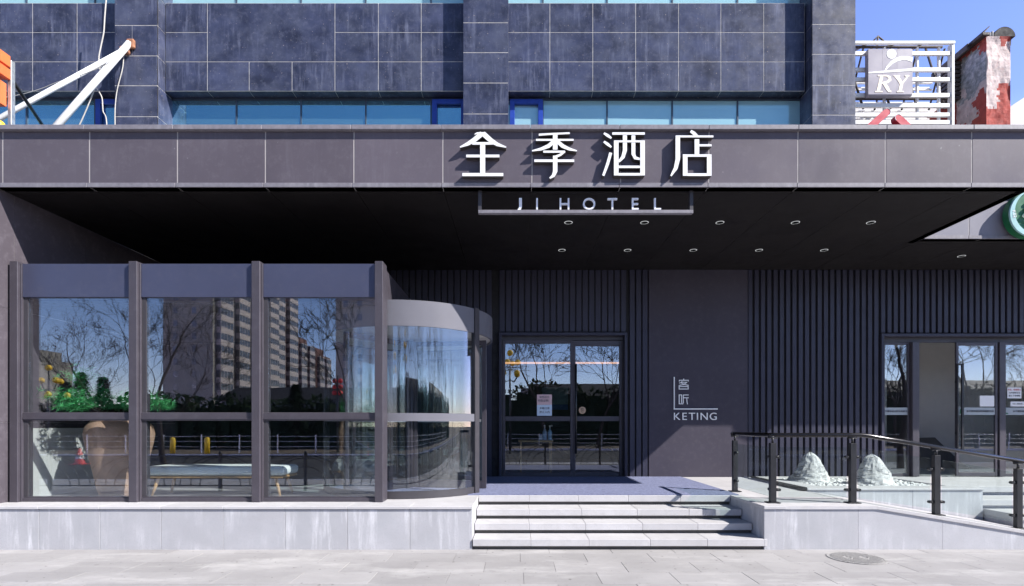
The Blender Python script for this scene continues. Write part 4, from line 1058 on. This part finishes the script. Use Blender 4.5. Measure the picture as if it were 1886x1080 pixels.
wobbly(Vector((xc0, YC0, 4.6)), Vector((xc1 - xc0, 0, 0)), Vector((0, 0, hgt)), 34, 110, Vector((0, -1, 0)), lambda u, v, p: 1 if (v + .4 * nz(p) > .765 + .045 * (u > .45) - .03 * (u < .3) and v + .5 * nz(p) < 1.0 - .05 * (u > .65)) else 0)
wobbly(Vector((xc0, YC1, 4.6)), Vector((0, YC0 - YC1, 0)), Vector((0, 0, hgt)), 50, 110, Vector((-1, 0, 0)), lambda u, v, p: (2 if v + .5 * nz(p) > .76 + .06 * u else 1) if (v + .35 * nz(p) > .69 + .09 * u and .10 + .1 * nz(p) < u and v + .2 * nz(p) < .965) else 0)
g.add([(xc1, YC0, 4.6), (xc1, YC1, 4.6), (xc1, YC1, zc1), (xc1, YC0, zc1)], [(0, 1, 2, 3)]); g.add([(xc0, YC0, zc1), (xc1, YC0, zc1), (xc1, YC1, zc1), (xc0, YC1, zc1)], [(0, 1, 2, 3)]); g.add([(xc0, YC1, 4.6), (xc1, YC1, 4.6), (xc1, YC1, zc1), (xc0, YC1, zc1)], [(3, 2, 1, 0)])
build(g, 'masonry', mats('red_plaster', 'peel', 'peel_gray'), t)
g = MB(); g.box(xc0 - .13, xc0 + .05, YC0 - .04, YC1 + .5, zc1 + .002, zc1 + .075, mi=0, bev=.01); g.box(xc0 - .20, xc0 - .131, YC0 + .3, YC1 + .5, zc1 - .10, zc1 + .05, mi=0, bev=.01)
g.add([(xc0 - .10, YC0 + .05, zc1 + .03), (xc0 - .10, YC1 + .4, zc1 + .03), (xc0 + .12, YC1 + .4, zc1 + .26), (xc0 + .12, YC0 + .05, zc1 + .26), (xc0 - .10, YC0 + .05, zc1 + .06), (xc0 - .10, YC1 + .4, zc1 + .06), (xc0 + .12, YC1 + .4, zc1 + .29), (xc0 + .12, YC0 + .05, zc1 + .29)],
      [(0, 1, 2, 3), (7, 6, 5, 4), (0, 4, 5, 1), (3, 2, 6, 7), (0, 3, 7, 4), (1, 5, 6, 2)], 0)
build(g, 'roof_felt', mats('slat_dk'), t)
cxd, czd = xc1 - .12, zc1 + .03
g = MB(); g.prism([(cxd + .25 * math.cos(a), zc1 + .005 + .23 * math.sin(a)) for a in [math.pi * i / 20 for i in range(21)]], YC0 + .01, YC0 + .5); g.prism([(xc1 + .004, zc1 - .22), (xc1 + .06, zc1 - .18), (xc1 + .07, zc1 - .02), (xc1 + .004, zc1 - .001)], YC0 + .05, YC0 + .5)
build(g, 'vent_hood', mats('roof_dark'), t)
g = MB()
for k in range(2): g.box(xc0 + .07 + .06 * k, xc0 + .12 + .06 * k, YC0 + .0, YC0 + .2, zc1 + .002, zc1 + .10 + .03 * (k % 2), bev=.01)
build(g, 'brick_rubble', mats('peel_gray'), t)
g = MB(); g.box(X(1735, 13.5), X(1775, 13.5), 13.6, 14.0, 4.6, Z(196, 13.5)); tag(build(g, 'low_red_wall', mats('red_plaster'), None, (X(1750, 13.6), 13.6, 4.6)), 'low dark red wall between the steel frame and chimney', 'wall')
g = MB(); xk = X(1763, 13.3)
for k in range(9): g.box(xk - .05, xk + .10, 13.3, 13.9, Z(182 - 8 * k, 13.3), Z(182 - 8 * k - 5, 13.3))
g.box(xk + .02, xk + .10, 13.91, 13.97, 4.6, Z(110, 13.3), bev=.004)
tag(build(g, 'louvre_screen', mats('slat_dk'), None, (xk, 13.3, 4.6)), 'narrow dark louvre screen beside the peeling chimney', 'louvre')
g = MB(); yy = 15.0
g.prism([(X(1855, yy), 3), (X(2100, yy), 3), (X(2100, yy), Z(120, yy)), (X(1886, yy), Z(180, yy)), (X(1855, yy), Z(201, yy))], yy, yy + 4)
hz = build(g, 'white_gable_house', mats('white_wall'), None, (X(1890, yy), yy, 0)); tag(hz, 'white rendered gable wall right of the red chimney', 'house')
g = MB(); yy = 14.6
g.box(X(1500, yy), X(1728, yy), yy, yy + 1.5, 3.0, Z(194, yy)); wb = build(g, 'low_white_building', mats('white_wall'), None, (X(1640, yy), yy, 0)); tag(wb, 'low pale building seen between the billboard slats', 'building')
for a, b in ((1588, 1606), (1612, 1634)):
    g = MB(); g.box(X(a, yy), X(b, yy), yy - .03, yy - .001, Z(217, yy), Z(205, yy)); build(g, 'window', mats('bay_glass'), wb, None)
g = MB(); g.box(X(1576, Y_PIL) - .01, 16, Y_WIN + .002, 17, 4.40, 4.79); build(g, 'rear_roof', mats('roof_dark'), HB)

# ================================================================== INSIDE THE VESTIBULE
yp = 7.16; xp = X(221, yp)
pr = [(.20, 0), (.23, .02), (.26, .15), (.31, .42), (.375, .70), (.395, .84), (.375, .94), (.33, 1.0), (.31, 1.02), (.34, 1.06), (.33, 1.075), (.28, 1.05), (.27, .9), (.01, .88)]
g = MB(); g.lathe([(r, FLOOR + .007 + z * .98) for r, z in pr], xp, yp, 40)
tag(build(g, 'terracotta_jar', mats('terracotta'), None, (xp, yp, FLOOR)), 'big terracotta jar behind the leftmost glass panes', 'jar')
t = thing('pine_bonsai', 'green potted pine spreading above the terracotta jar', 'plant', (xp, yp, FLOOR + .9))
g = MB(); zb_p = FLOOR + .88
tips = [(-.62, -.10, 1.32), (-.42, .05, 1.42), (-.36, -.25, 1.20), (-.15, -.1, 1.27), (.08, -.1, 1.22), (.22, .1, 1.36), (.5, 0, 1.22), (-.55, .1, 1.55), (-.48, 0, 1.62)]
for tx, ty, tz in tips: g.tube([(xp, yp, zb_p), (xp + tx * .35, yp + ty * .4, zb_p + .28), (xp + tx, yp + ty, FLOOR + tz)], [.05, .03, .01], 6)
build(g, 'trunk', mats('bark'), t)
g = MB(); rp = random.Random(5)
for ti, (tx, ty, tz) in enumerate(tips):
    big = .18 if ti != 7 else .13
    for _ in range(90):
        c = Vector((xp + tx + rp.gauss(0, big * .55), yp + ty + rp.gauss(0, big * .5), FLOOR + tz + abs(rp.gauss(0, big * .35)) - .05))
        for _ in range(16):
            d = Vector((rp.gauss(0, 1), rp.gauss(0, 1), rp.gauss(.5, .8))).normalized() * rp.uniform(.05, .10)
            n_ = d.cross(Vector((rp.random(), rp.random(), rp.random()))).normalized() * .005
            g.add([c - n_, c + n_, c + d], [(0, 1, 2)])
build(g, 'foliage', mats('pine'), t)
yb0 = 7.0; xb0, xb1 = X(264, yb0), X(522, yb0); zs = FLOOR + .40
t = thing('upholstered_bench', 'long pale blue bench on splayed wooden legs behind the glass', 'bench', ((xb0 + xb1) / 2, yb0 + .25, FLOOR))
g = MB(); g.box(xb0 + .02, xb1 - .02, yb0 + .02, yb0 + .5, zs - .15, zs - .12, bev=.008); build(g, 'frame', mats('wood'), t)
g = MB(); bm = bmesh.new(); bmesh.ops.create_cube(bm, size=1)
for v in bm.verts: v.co = Vector(((xb0 + xb1) / 2 + v.co.x * (xb1 - xb0), yb0 + .26 + v.co.y * .52, zs - .055 + v.co.z * .125))
bmesh.ops.bevel(bm, geom=list(bm.edges), offset=.055, segments=5, affect='EDGES', profile=.5); bm.verts.index_update()
g.add([v.co[:] for v in bm.verts], [[v.index for v in f.verts] for f in bm.faces], 0, True); bm.free()
build(g, 'seat', mats('cushion'), t)
for sx in (0, 1):
    for sy in (0, 1):
        xx = xb0 + .14 if sx == 0 else xb1 - .14; yy = yb0 + .09 + .34 * sy
        g = MB(); g.tube([(xx, yy, zs - .15), (xx + (.07 if sx else -.07), yy + (.03 if sy else -.03), FLOOR + .008)], [.026, .015], 10); build(g, 'leg', mats('wood'), t)
# lobby table with sanitiser bottles
yt = 10.35
xt0, xt1 = X(955, yt), X(1019, yt); ztb = Z(811.5, yt)
t = thing('console_table', 'small wooden table seen through the left entrance door', 'table', ((xt0 + xt1) / 2, yt, FLOOR))
g = MB(); g.box(xt0, xt1, yt, yt + .45, ztb - .035, ztb, bev=.004); build(g, 'tabletop', mats('wood'), t)
for a in (xt0 + .03, xt1 - .06):
    for b in (yt + .02, yt + .39):
        g = MB(); g.box(a, a + .035, b, b + .035, FLOOR + .005, ztb - .036); build(g, 'leg', mats('wood'), t)
g = MB(); xx = X(1006, yt); g.box(X(991, yt), X(1019, yt), yt + .05, yt + .25, ztb + .001, ztb + .008); tag(build(g, 'tray', mats('white_plastic'), None, (xx, yt, ztb)), 'flat pale tray under the bottles on the small table', 'tray')
def bottle(px, h, r, lab, kind):
    x, y = X(px, yt), yt + .12; z = ztb + .009
    t = thing('spray_bottle' if kind else 'white_jar', lab, 'bottle' if kind else 'jar', (x, y, z))
    g = MB(); g.lathe([(.001, z), (r, z), (r, z + h * .5), (r * .8, z + h * .62), (r * .35, z + h * .74), (r * .35, z + h * .8), (.001, z + h * .8)] if kind else [(.001, z), (r, z), (r, z + h * .8), (r * .8, z + h * .85), (.001, z + h * .85)], x, y, 16); build(g, 'body', mats('bottle' if kind else 'white_plastic'), t)
    g = MB()
    if kind: g.tube([(x, y, z + h * .8), (x, y, z + h * .97)], .012, 8); g.tube([(x - .02, y, z + h * .95), (x + (.05 if kind == 2 else .01), y, z + h * 1.0)], .014, 8)
    else: g.lathe([(.001, z + h * .86), (r, z + h * .86), (r, z + h), (.001, z + h)], x, y, 16)
    build(g, 'spray_head' if kind else 'lid', mats('white_plastic' if kind else 'bottle_blue'), t)
bottle(996.5, .115, .032, 'short white jar with blue lid beside the bottles', 0)
bottle(1003.7, .285, .042, 'pale blue spray bottle in the middle of the small table', 1)
bottle(1013.5, .28, .042, 'pale blue spray bottle with hooked nozzle at the table edge', 2)
yq = 14.4
t = thing('wall_poster', 'teal poster with a blue band seen deep inside the left entrance door', 'poster', (X(1022, yq), yq, Z(760, yq)))
g = MB(); g.box(X(998, yq), X(1046, yq), yq, yq + .03, Z(745, yq), Z(714, yq)); build(g, 'picture', mats('poster'), t)
g = MB(); g.box(X(1010, yq), X(1046, yq), yq - .004, yq + .03, Z(755, yq), Z(745.2, yq)); build(g, 'band', mats('poster_blue'), t)

# ================================================================== STREET OPPOSITE (seen mirrored in the glass)
def VX(px, py, y, yg=6.63):           # point that mirrors to (px, py) in a pane at depth yg
    v = 2 * yg - y
    return ((px - CX) * v / F, y, ZC + (CY - py) * v / F)
# kerb fence with arched ironwork
t = thing('kerb_fence', 'black iron arch fence along the kerb, mirrored low in the glass', 'fence', (0, 1.4, 0))
fw, fh = 1.9, .78
x = -18.0; i = 0
while x < 12:
    g = MB(); g.box(x - .03, x + .03, 1.37, 1.43, 0, fh + .06, bev=.004); g.ball((x, 1.4, fh + .08), .035, 8); build(g, 'fence_post', mats('black_metal'), t)
    g = MB()
    g.tube([(x + .03, 1.4, fh), (x + fw - .03, 1.4, fh)], .014, 5); g.tube([(x + .03, 1.4, .12), (x + fw - .03, 1.4, .12)], .014, 5)
    for s_ in (0, 1):
        for rad in (.62, .42, .86):
            cxp = x + .04 if s_ == 0 else x + fw - .04; sg = 1 if s_ == 0 else -1
            pts = [(cxp + sg * rad * math.cos(math.pi / 2 * k / 8), 1.4, .12 + min(rad, .66) * math.sin(math.pi / 2 * k / 8)) for k in range(9)]
            g.tube(pts, .011, 4)
    g.tube([(x + fw / 2, 1.4, .5), (x + fw / 2 - .25, 1.4, fh)], .011, 4); g.tube([(x + fw / 2, 1.4, .5), (x + fw / 2 + .25, 1.4, fh)], .011, 4)
    build(g, 'arch_panel', mats('black_metal'), t); x += fw; i += 1
# low rail fence across the road
t = thing('verge_rail', 'pale low rail along the far verge, mirrored in the glass', 'fence', (-10, -17.5, 0))
g = MB(); 
for zz in (.25, .55, .85): g.tube([(-60, -17.5, zz), (40, -17.5, zz)], .018, 5)
build(g, 'rail', mats('steel'), t)
g = MB(); x = -60
while x < 40: g.box(x - .03, x + .03, -17.53, -17.47, -.12, .95); x += 2.2
build(g, 'picket', mats('steel'), t)
# bare trees
def grow(g, gt, p, d, L, r, depth, rnd, droop):
    n = 4; pts = [p.copy()]; q = p.copy(); dd = d.copy()
    for i in range(n):
        dd = (dd + Vector((rnd.gauss(0, .11), rnd.gauss(0, .11), rnd.gauss(0, .07) + .05 - droop * (depth < 3)))).normalized()
        q = q + dd * (L / n); pts.append(q.copy())
    r1 = r * .62
    (g if depth > 2 else gt).tube(pts, [max(RMIN, r + (r1 - r) * i / n) for i in range(n + 1)], 6 if depth > 3 else (4 if depth > 1 else 3), cap=False, smooth=True)
    if depth == 0: return
    k = rnd.choice((2, 3, 3)) if depth > 1 else 3
    for j in range(k):
        tpos = 1.0 if j == 0 else rnd.uniform(.35, .95)
        f = tpos * n; i0 = min(n - 1, int(f)); b = pts[i0].lerp(pts[i0 + 1], f - i0)
        ax = Vector((rnd.gauss(0, 1), rnd.gauss(0, 1), rnd.gauss(0, .5))); ax = (ax - dd * ax.dot(dd)).normalized()
        th = rnd.uniform(.15, .35) if j == 0 else rnd.uniform(.45, .95)
        nd = (dd * math.cos(th) + ax * math.sin(th)).normalized()
        grow(g, gt, b, nd, L * rnd.uniform(.62, .82), r1 * (.95 if j == 0 else rnd.uniform(.5, .75)), depth - 1, rnd, droop)
def bare_tree(loc, H, seed, label, droop=0., r=.13, depth=5, rmin=.014):
    global RMIN; RMIN = rmin
    t = thing('bare_tree', label, 'tree', loc, 'leafless street trees across the road')
    g, gt = MB(), MB(); grow(g, gt, Vector(loc), Vector((0, 0, 1)), H * .30, r, depth, random.Random(seed), droop)
    build(g, 'trunk', mats('bark'), t); build(gt, 'crown', mats('bark'), t); return t
T1 = bare_tree((-18.6, -5.0, -.1), 9.5, 21, 'spreading bare tree mirrored in the leftmost pane', 0., .11, 7, .006)
T2 = bare_tree((-9.0, -16.0, -.1), 10, 22, 'upright bare tree mirrored beside the red lanterns', 0., .12, 6)
T3 = bare_tree((2.2, -18, -.1), 12, 33, 'bare weeping tree mirrored in the entrance doors', .06, .14, 6)
for src, loc, rz, sc, lab in ((T1, (-12.2, -5.2, -.1), 2.1, .9, 'thin trunked bare tree mirrored behind the terracotta jar'), 
                              (T2, (-5.0, -20, -.1), 3.9, 1.0, 'bare tree mirrored right of the red lanterns'), (T3, (5.6, -17, -.1), 2.2, .95, 'second bare weeping tree mirrored in the right entrance door'),
                              (T1, (-26, -20, -.1), .6, 1.1, 'farthest left bare tree across the road'), (T3, (-1.5, -22, -.1), 4.5, 1.05, 'bare tree mirrored in the curved door glass'),
                              (T2, (27.0, -18, -.1), 2.7, 1.05, 'bare tree mirrored in the narrow right shop window'), (T3, (32.7, -18, -.1), 1.0, 1.1, 'bare tree mirrored in the right sliding door'), (T1, (37, -19, -.1), 5.0, 1.1, 'bare tree mirrored in the far right glass'), (T2, (10.5, -17, -.1), .4, 1.1, 'bare tree mirrored at the right side of the curved door glass'), (T3, (15.5, -18, -.1), 3.3, 1.05, 'bare weeping tree mirrored thinly at the edge of the curved glass'), (T2, (21, -19, -.1), 5.1, 1.1, 'bare tree opposite the planter, mirrored faintly')):
    dup(src, loc, rz, lab, (sc, sc, sc))
# pavement tree to the right whose twigs shade the paving
bare_tree((13.2, 1.6, 0), 9.5, 77, 'bare pavement tree right of the picture shading the ramp wall', 0., .11, 5, .006)
# evergreen masses and dark walls opposite
g = MB(); rh = random.Random(9)
for _ in range(24000):
    x = rh.uniform(-75, 60); h = (1.9 if x < -6 else 3.2) + 1.1 * NZ.noise(Vector((x * .22, 0, 3))) + .5 * NZ.noise(Vector((x * .9, 1, 3)))
    c = Vector((x, rh.uniform(-25.5, -23.5), rh.uniform(0, 1) ** .8 * max(.8, h + 1.6)))
    u = Vector((rh.gauss(0, 1), rh.gauss(0, 1), rh.gauss(0, 1))).normalized(); w = u.cross(Vector((rh.random(), rh.random(), 1))).normalized(); s_ = rh.uniform(.12, .26)
    g.add([c - u * s_, c + w * s_ * .6, c + u * s_, c - w * s_ * .6], [(0, 1, 2, 3)])
x = -75.0
while x < 60:
    h = (1.9 if x < -6 else 3.2) + 1.1 * NZ.noise(Vector((x * .22, 0, 3))) + .5 * NZ.noise(Vector((x * .9, 1, 3)))
    g.box(x, x + .5, -25.2 + R.uniform(-.2, .2), -23.9 + R.uniform(-.2, .2), -.1, max(.8, h + 1.0) + R.uniform(-.3, .1)); x += .5
tag(build(g, 'hedge', mats('hedge'), None, (0, -24, 0)), 'dark evergreen hedge across the road, mirrored in the glass', 'hedge', None, 'stuff')
def conifer(loc, h, r, seed, label):
    t = thing('conifer', label, 'tree', loc, 'dark conifers across the road')
    rc = random.Random(seed); g = MB(); g.tube([loc, (loc[0], loc[1], loc[2] + h * .95)], [.12, .02], 6); build(g, 'trunk', mats('bark'), t)
    g = MB()
    for _ in range(1500):
        u = rc.random() ** .7; a = rc.uniform(0, 6.283); q = r * (1 - u) * rc.uniform(.35, 1) + .08
        c = Vector((loc[0] + q * math.cos(a), loc[1] + q * math.sin(a), loc[2] + .4 + u * (h - .4)))
        d = Vector((math.cos(a), math.sin(a), rc.uniform(-.6, .1))) * .32; w = Vector((-math.sin(a), math.cos(a), 0)) * .10
        g.add([c - w, c + w, c + d], [(0, 1, 2)])
    build(g, 'crown', mats('hedge'), t)
for k, (px, hh, lab) in enumerate(((120, 4.6, 'left conifer mirrored beside the pine'), (150, 5.2, 'middle conifer mirrored beside the pine'), (190, 4.9, 'right conifer mirrored behind the yellow globes'), (545, 4.4, 'conifer mirrored in the third pane'))):
    a = VX(px, 785, -23); conifer((a[0], -23, -.1), hh, 1.3, 50 + k, lab)
def wall_thing(name, label, cat, x0, x1, y, h, mat, roof=None):
    g = MB(); g.box(x0, x1, y - 6, y, -.1, h); o = build(g, name, mats(mat), None, ((x0 + x1) / 2, y, 0)); tag(o, label, cat)
    if roof: g = MB(); g.prism_x([(y + .3, h + .001), (y - 3, h + roof), (y - 6.3, h + .001)], x0 - .3, x1 + .3); build(g, 'roof', mats('rib_back'), o)
    return o
wall_thing('low_grey_house', 'low grey tiled roof house mirrored in the entrance doors', 'house', 1.5, 12, -27, 3.9, 'grey_wall', 1.5)
wall_thing('low_grey_house', 'long low grey house mirrored behind the third pane', 'house', -24, -4, -30, 3.6, 'grey_wall', 1.2)
wall_thing('low_grey_house', 'grey house mirrored in the right shop glass', 'house', 26, 50, -28, 4.4, 'grey_wall', 1.4)
# apartment blocks
def tower(name, label, cx, cy, w, d, h, bays, wallm='tower_side', bandm='bay_white'):
    t = thing(name, label, 'apartment block', (cx, cy, 0))
    g = MB(); g.box(cx - w / 2, cx + w / 2, cy - d, cy, -.1, h); wl = build(g, 'wall', mats(wallm), t)
    g = MB(); nf = int(h / 3)
    for f in range(nf):                        # small gable windows
        for q in (-.25, .12): g.box(cx + q * w - .5, cx + q * w + .5, cy - .02, cy + .06, f * 3 + .9, f * 3 + 2.3)
    tag(build(g, 'gable_window', mats('bay_glass'), wl), kind='stuff')
    for side, n in bays:                       # stacked bays on a flank facing right (+1) or front (0)
        for b in range(n):
            g = MB()
            if side == 0:
                xa = cx - w / 2 + w * (b + .2) / n; xb = cx - w / 2 + w * (b + .8) / n; y0, y1 = cy + .001, cy + 1.1
            else:
                xa, xb = cx + w / 2 + .001, cx + w / 2 + 1.2; y1 = cy - d * (b + .15) / n; y0 = cy - d * (b + .8) / n
            for f in range(nf):
                g.box(xa, xb, y0, y1, f * 3, f * 3 + 1.1, mi=0); g.box(xa + .1, xb - .1, y0 + .1, y1 - .1, f * 3 + 1.1, f * 3 + 2.7, mi=1); g.box(xa, xb, y0, y1, f * 3 + 2.7, f * 3 + 3.0, mi=0)
                for q in range(5):
                    if side == 0: xx = xa + (xb - xa - .12) * q / 4; g.box(xx, xx + .12, y1 - .1, y1 - .02, f * 3 + 1.1, f * 3 + 2.7, mi=0)
                    else: yy = y0 + (y1 - y0 - .12) * q / 4; g.box(xb - .1, xb - .02, yy, yy + .12, f * 3 + 1.1, f * 3 + 2.7, mi=0)
            build(g, 'bay_stack', mats(bandm, 'bay_glass'), t)
    g = MB(); g.box(cx - w / 2 + 2, cx + w / 2 - 2, cy - d + 2, cy - 2, h + .001, h + 3); build(g, 'roof_house', mats(wallm), t)
def at_v(px, v): return (px - CX) * v / F
v = 125; xa, xb = at_v(300, v), at_v(392, v); tower('apartment_tower', 'tall pale apartment tower mirrored in the second pane', (xa + xb) / 2, -(v - 13.2), xb - xa, 34, 58, [(1, 4)])
v = 150; xa, xb = at_v(400, v), at_v(470, v); tower('apartment_tower', 'tall apartment tower with white bays beside the pale tower', (xa + xb) / 2 + 1, -(v - 13.2), xb - xa - 3, 30, 60, [(0, 3), (1, 3)], 'red_brick')
v = 118; xa, xb = at_v(618, v), at_v(690, v); tower('apartment_tower', 'grey apartment tower mirrored behind the revolving drum', (xa + xb) / 2, -(v - 13.2), xb - xa, 20, 50, [(1, 2)])
for px0, px1, v, h, lab in ((478, 512, 190, 38, 'tallest stepped red apartment block mirrored in the third pane'), (514, 548, 200, 33, 'middle stepped red apartment block mirrored in the third pane'), (550, 582, 215, 31, 'lowest stepped red apartment block mirrored in the third pane')):
    xa, xb = at_v(px0, v), at_v(px1, v); tower('apartment_block', lab, (xa + xb) / 2, -(v - 13.2), xb - xa, 16, h, [(0, 2), (1, 2)], 'red_brick')
v = 160; xa, xb = at_v(-20, v), at_v(62, v); tower('apartment_block', 'pale mid rise block mirrored low in the leftmost pane', (xa + xb) / 2, -(v - 13.2), xb - xa, 14, 22, [(0, 5)])
v = 120; tower('apartment_block', 'grey block mirrored in the left entrance door behind the lamp', 1 + at_v(985, v), -105, 12, 12, 7.5, [(0, 3)], 'grey_wall')
# globe lamps
def lamp(loc, label, zs_, mat, rad, hh):
    t = thing('globe_lamp', label, 'street lamp', loc)
    g = MB(); g.tube([loc, (loc[0], loc[1], loc[2] + hh)], [.07, .04], 8); build(g, 'pole', mats('black_metal'), t)
    for k, (dx, dy, z) in enumerate(zs_):
        c = (loc[0] + dx, loc[1] + dy, z)
        g = MB(); g.ball(c, rad, 14); gb = build(g, 'globe', mats(mat), t)
        g = MB(); g.tube([(loc[0], loc[1], z - .35), (loc[0] + dx * .6, loc[1] + dy * .6, z - .45), (c[0], c[1], z - rad * .9)], .02, 5); build(g, 'arm', mats('black_metal'), gb)
tiers = lambda z0: [(.45 * math.cos(a), .45 * math.sin(a), z0) for a in (0.3, 1.9, 3.4, 5.0)] + [(.62 * math.cos(a), .62 * math.sin(a), z0 - .62) for a in (.9, 2.2, 3.9, 5.4)] + [(0, 0, z0 + .55)]
lamp((-.35, -10, -.1), 'tall lamp with yellow globes mirrored in the left entrance door', tiers(5.0), 'lantern_yellow', .17, 5.3)
lamp((-20.0, -9.5, -.1), 'yellow globe lamp mirrored above the potted pine', tiers(3.4), 'lantern_yellow', .13, 3.6)
lamp((-4.6, -10.5, -.1), 'yellow globe lamp mirrored in the curved door glass', tiers(4.6), 'lantern_yellow', .18, 4.9)
lamp((-10.5, -18, -.1), 'lamp hung with red lanterns mirrored in the third pane', [(dx, 0, z) for z in (4.1, 3.75, 3.4) for dx in (-.17, .17)], 'lantern_red', .14, 4.5)
t = thing('traffic_cone', 'red white traffic cone mirrored low in the leftmost pane', 'cone', (-17.7, -8.3, -.1))
g = MB(); g.lathe([(.19, -.07), (.04, .55), (.001, .56)], -17.7, -8.3, 16); build(g, 'body', mats('cone'), t)
g = MB(); g.box(-17.95, -17.45, -8.55, -8.05, -.099, -.071); build(g, 'base', mats('cone'), t); g = MB(); g.lathe([(.143, .13), (.108, .28)], -17.7, -8.3, 16); build(g, 'band', mats('white_plastic'), t)
for px, lab in ((317, 'yellow bollard mirrored left in the second pane'), (380, 'yellow bollard mirrored right in the second pane')):
    x = at_v(px, 30); g = MB(); g.lathe([(.001, -.1), (.14, -.1), (.14, .72), (.10, .80), (.001, .82)], x, -16.8, 14); tag(build(g, 'bollard', mats('yellow'), None, (x, -16.8, -.1)), lab, 'bollard')

# ================================================================== CAMERA, LIGHT, WORLD
cam = D.cameras.new('camera'); co = D.objects.new('camera', cam); COL.objects.link(co); S.camera = co
co.location = (0, 0, ZC); co.rotation_euler = (math.radians(90), 0, 0)
cam.sensor_fit = 'HORIZONTAL'; cam.sensor_width = 36; cam.lens = F / 1886 * 36
cam.shift_x = (943 - CX) / 1886; cam.shift_y = (CY - 540) / 1886
cam.clip_start = .05; cam.clip_end = 3000
sl = D.lights.new('sun', 'SUN'); sl.energy = 5.0; sl.angle = math.radians(.5); sl.color = (1., .955, .90)
so = D.objects.new('sun', sl); COL.objects.link(so); so.location = SUN * 30
so.rotation_euler = (-SUN).to_track_quat('-Z', 'Y').to_euler()
w = D.worlds.new('World'); S.world = w; w.use_nodes = True
nt = w.node_tree; nt.nodes.clear()
sky = nt.nodes.new('ShaderNodeTexSky'); sky.sky_type = 'NISHITA'; sky.sun_disc = False
sky.sun_elevation = math.asin(SUN.z); sky.sun_rotation = math.atan2(SUN.x, SUN.y)
sky.air_density = 1.0; sky.dust_density = 0.; sky.ozone_density = 3.0; sky.altitude = 50
hs = nt.nodes.new('ShaderNodeHueSaturation'); hs.inputs['Saturation'].default_value = 1.08; hs.inputs['Hue'].default_value = .505
bg = nt.nodes.new('ShaderNodeBackground'); bg.inputs[1].default_value = .056
ow = nt.nodes.new('ShaderNodeOutputWorld'); nt.links.new(sky.outputs[0], hs.inputs['Color'])
tcw = nt.nodes.new('ShaderNodeTexCoord'); sx = nt.nodes.new('ShaderNodeSeparateXYZ'); nt.links.new(tcw.outputs['Generated'], sx.inputs[0])
def wramp(src, a, b, lo, hi):
    mr = nt.nodes.new('ShaderNodeMapRange'); mr.clamp = True; nt.links.new(src, mr.inputs[0])
    for i, v in zip((1, 2, 3, 4), (a, b, lo, hi)): mr.inputs[i].default_value = v
    return mr.outputs[0]
hz_mix = nt.nodes.new('ShaderNodeMix'); hz_mix.data_type = 'RGBA'; hz_mix.blend_type = 'MULTIPLY'
nt.links.new(wramp(sx.outputs[2], .06, .42, 1., 0.), hz_mix.inputs[0]); nt.links.new(hs.outputs[0], hz_mix.inputs[6]); hz_mix.inputs[7].default_value = (3.2, 2.9, 3.5, 1)
north = nt.nodes.new('ShaderNodeMix'); north.data_type = 'RGBA'; north.blend_type = 'MULTIPLY'; north.inputs[7].default_value = (3.4, 2.75, 3.2, 1)
nt.links.new(hz_mix.outputs[2], north.inputs[6]); nt.links.new(wramp(sx.outputs[1], -.1, .6, 0., 1.), north.inputs[0])
nt.links.new(north.outputs[2], bg.inputs[0]); nt.links.new(bg.outputs[0], ow.inputs[0])
S.view_settings.view_transform = 'Standard'; S.view_settings.look = 'None'; S.view_settings.exposure = .83; S.view_settings.gamma = 1
S.cycles.max_bounces = 10; S.cycles.transparent_max_bounces = 24; S.cycles.glossy_bounces = 5; S.cycles.diffuse_bounces = 4
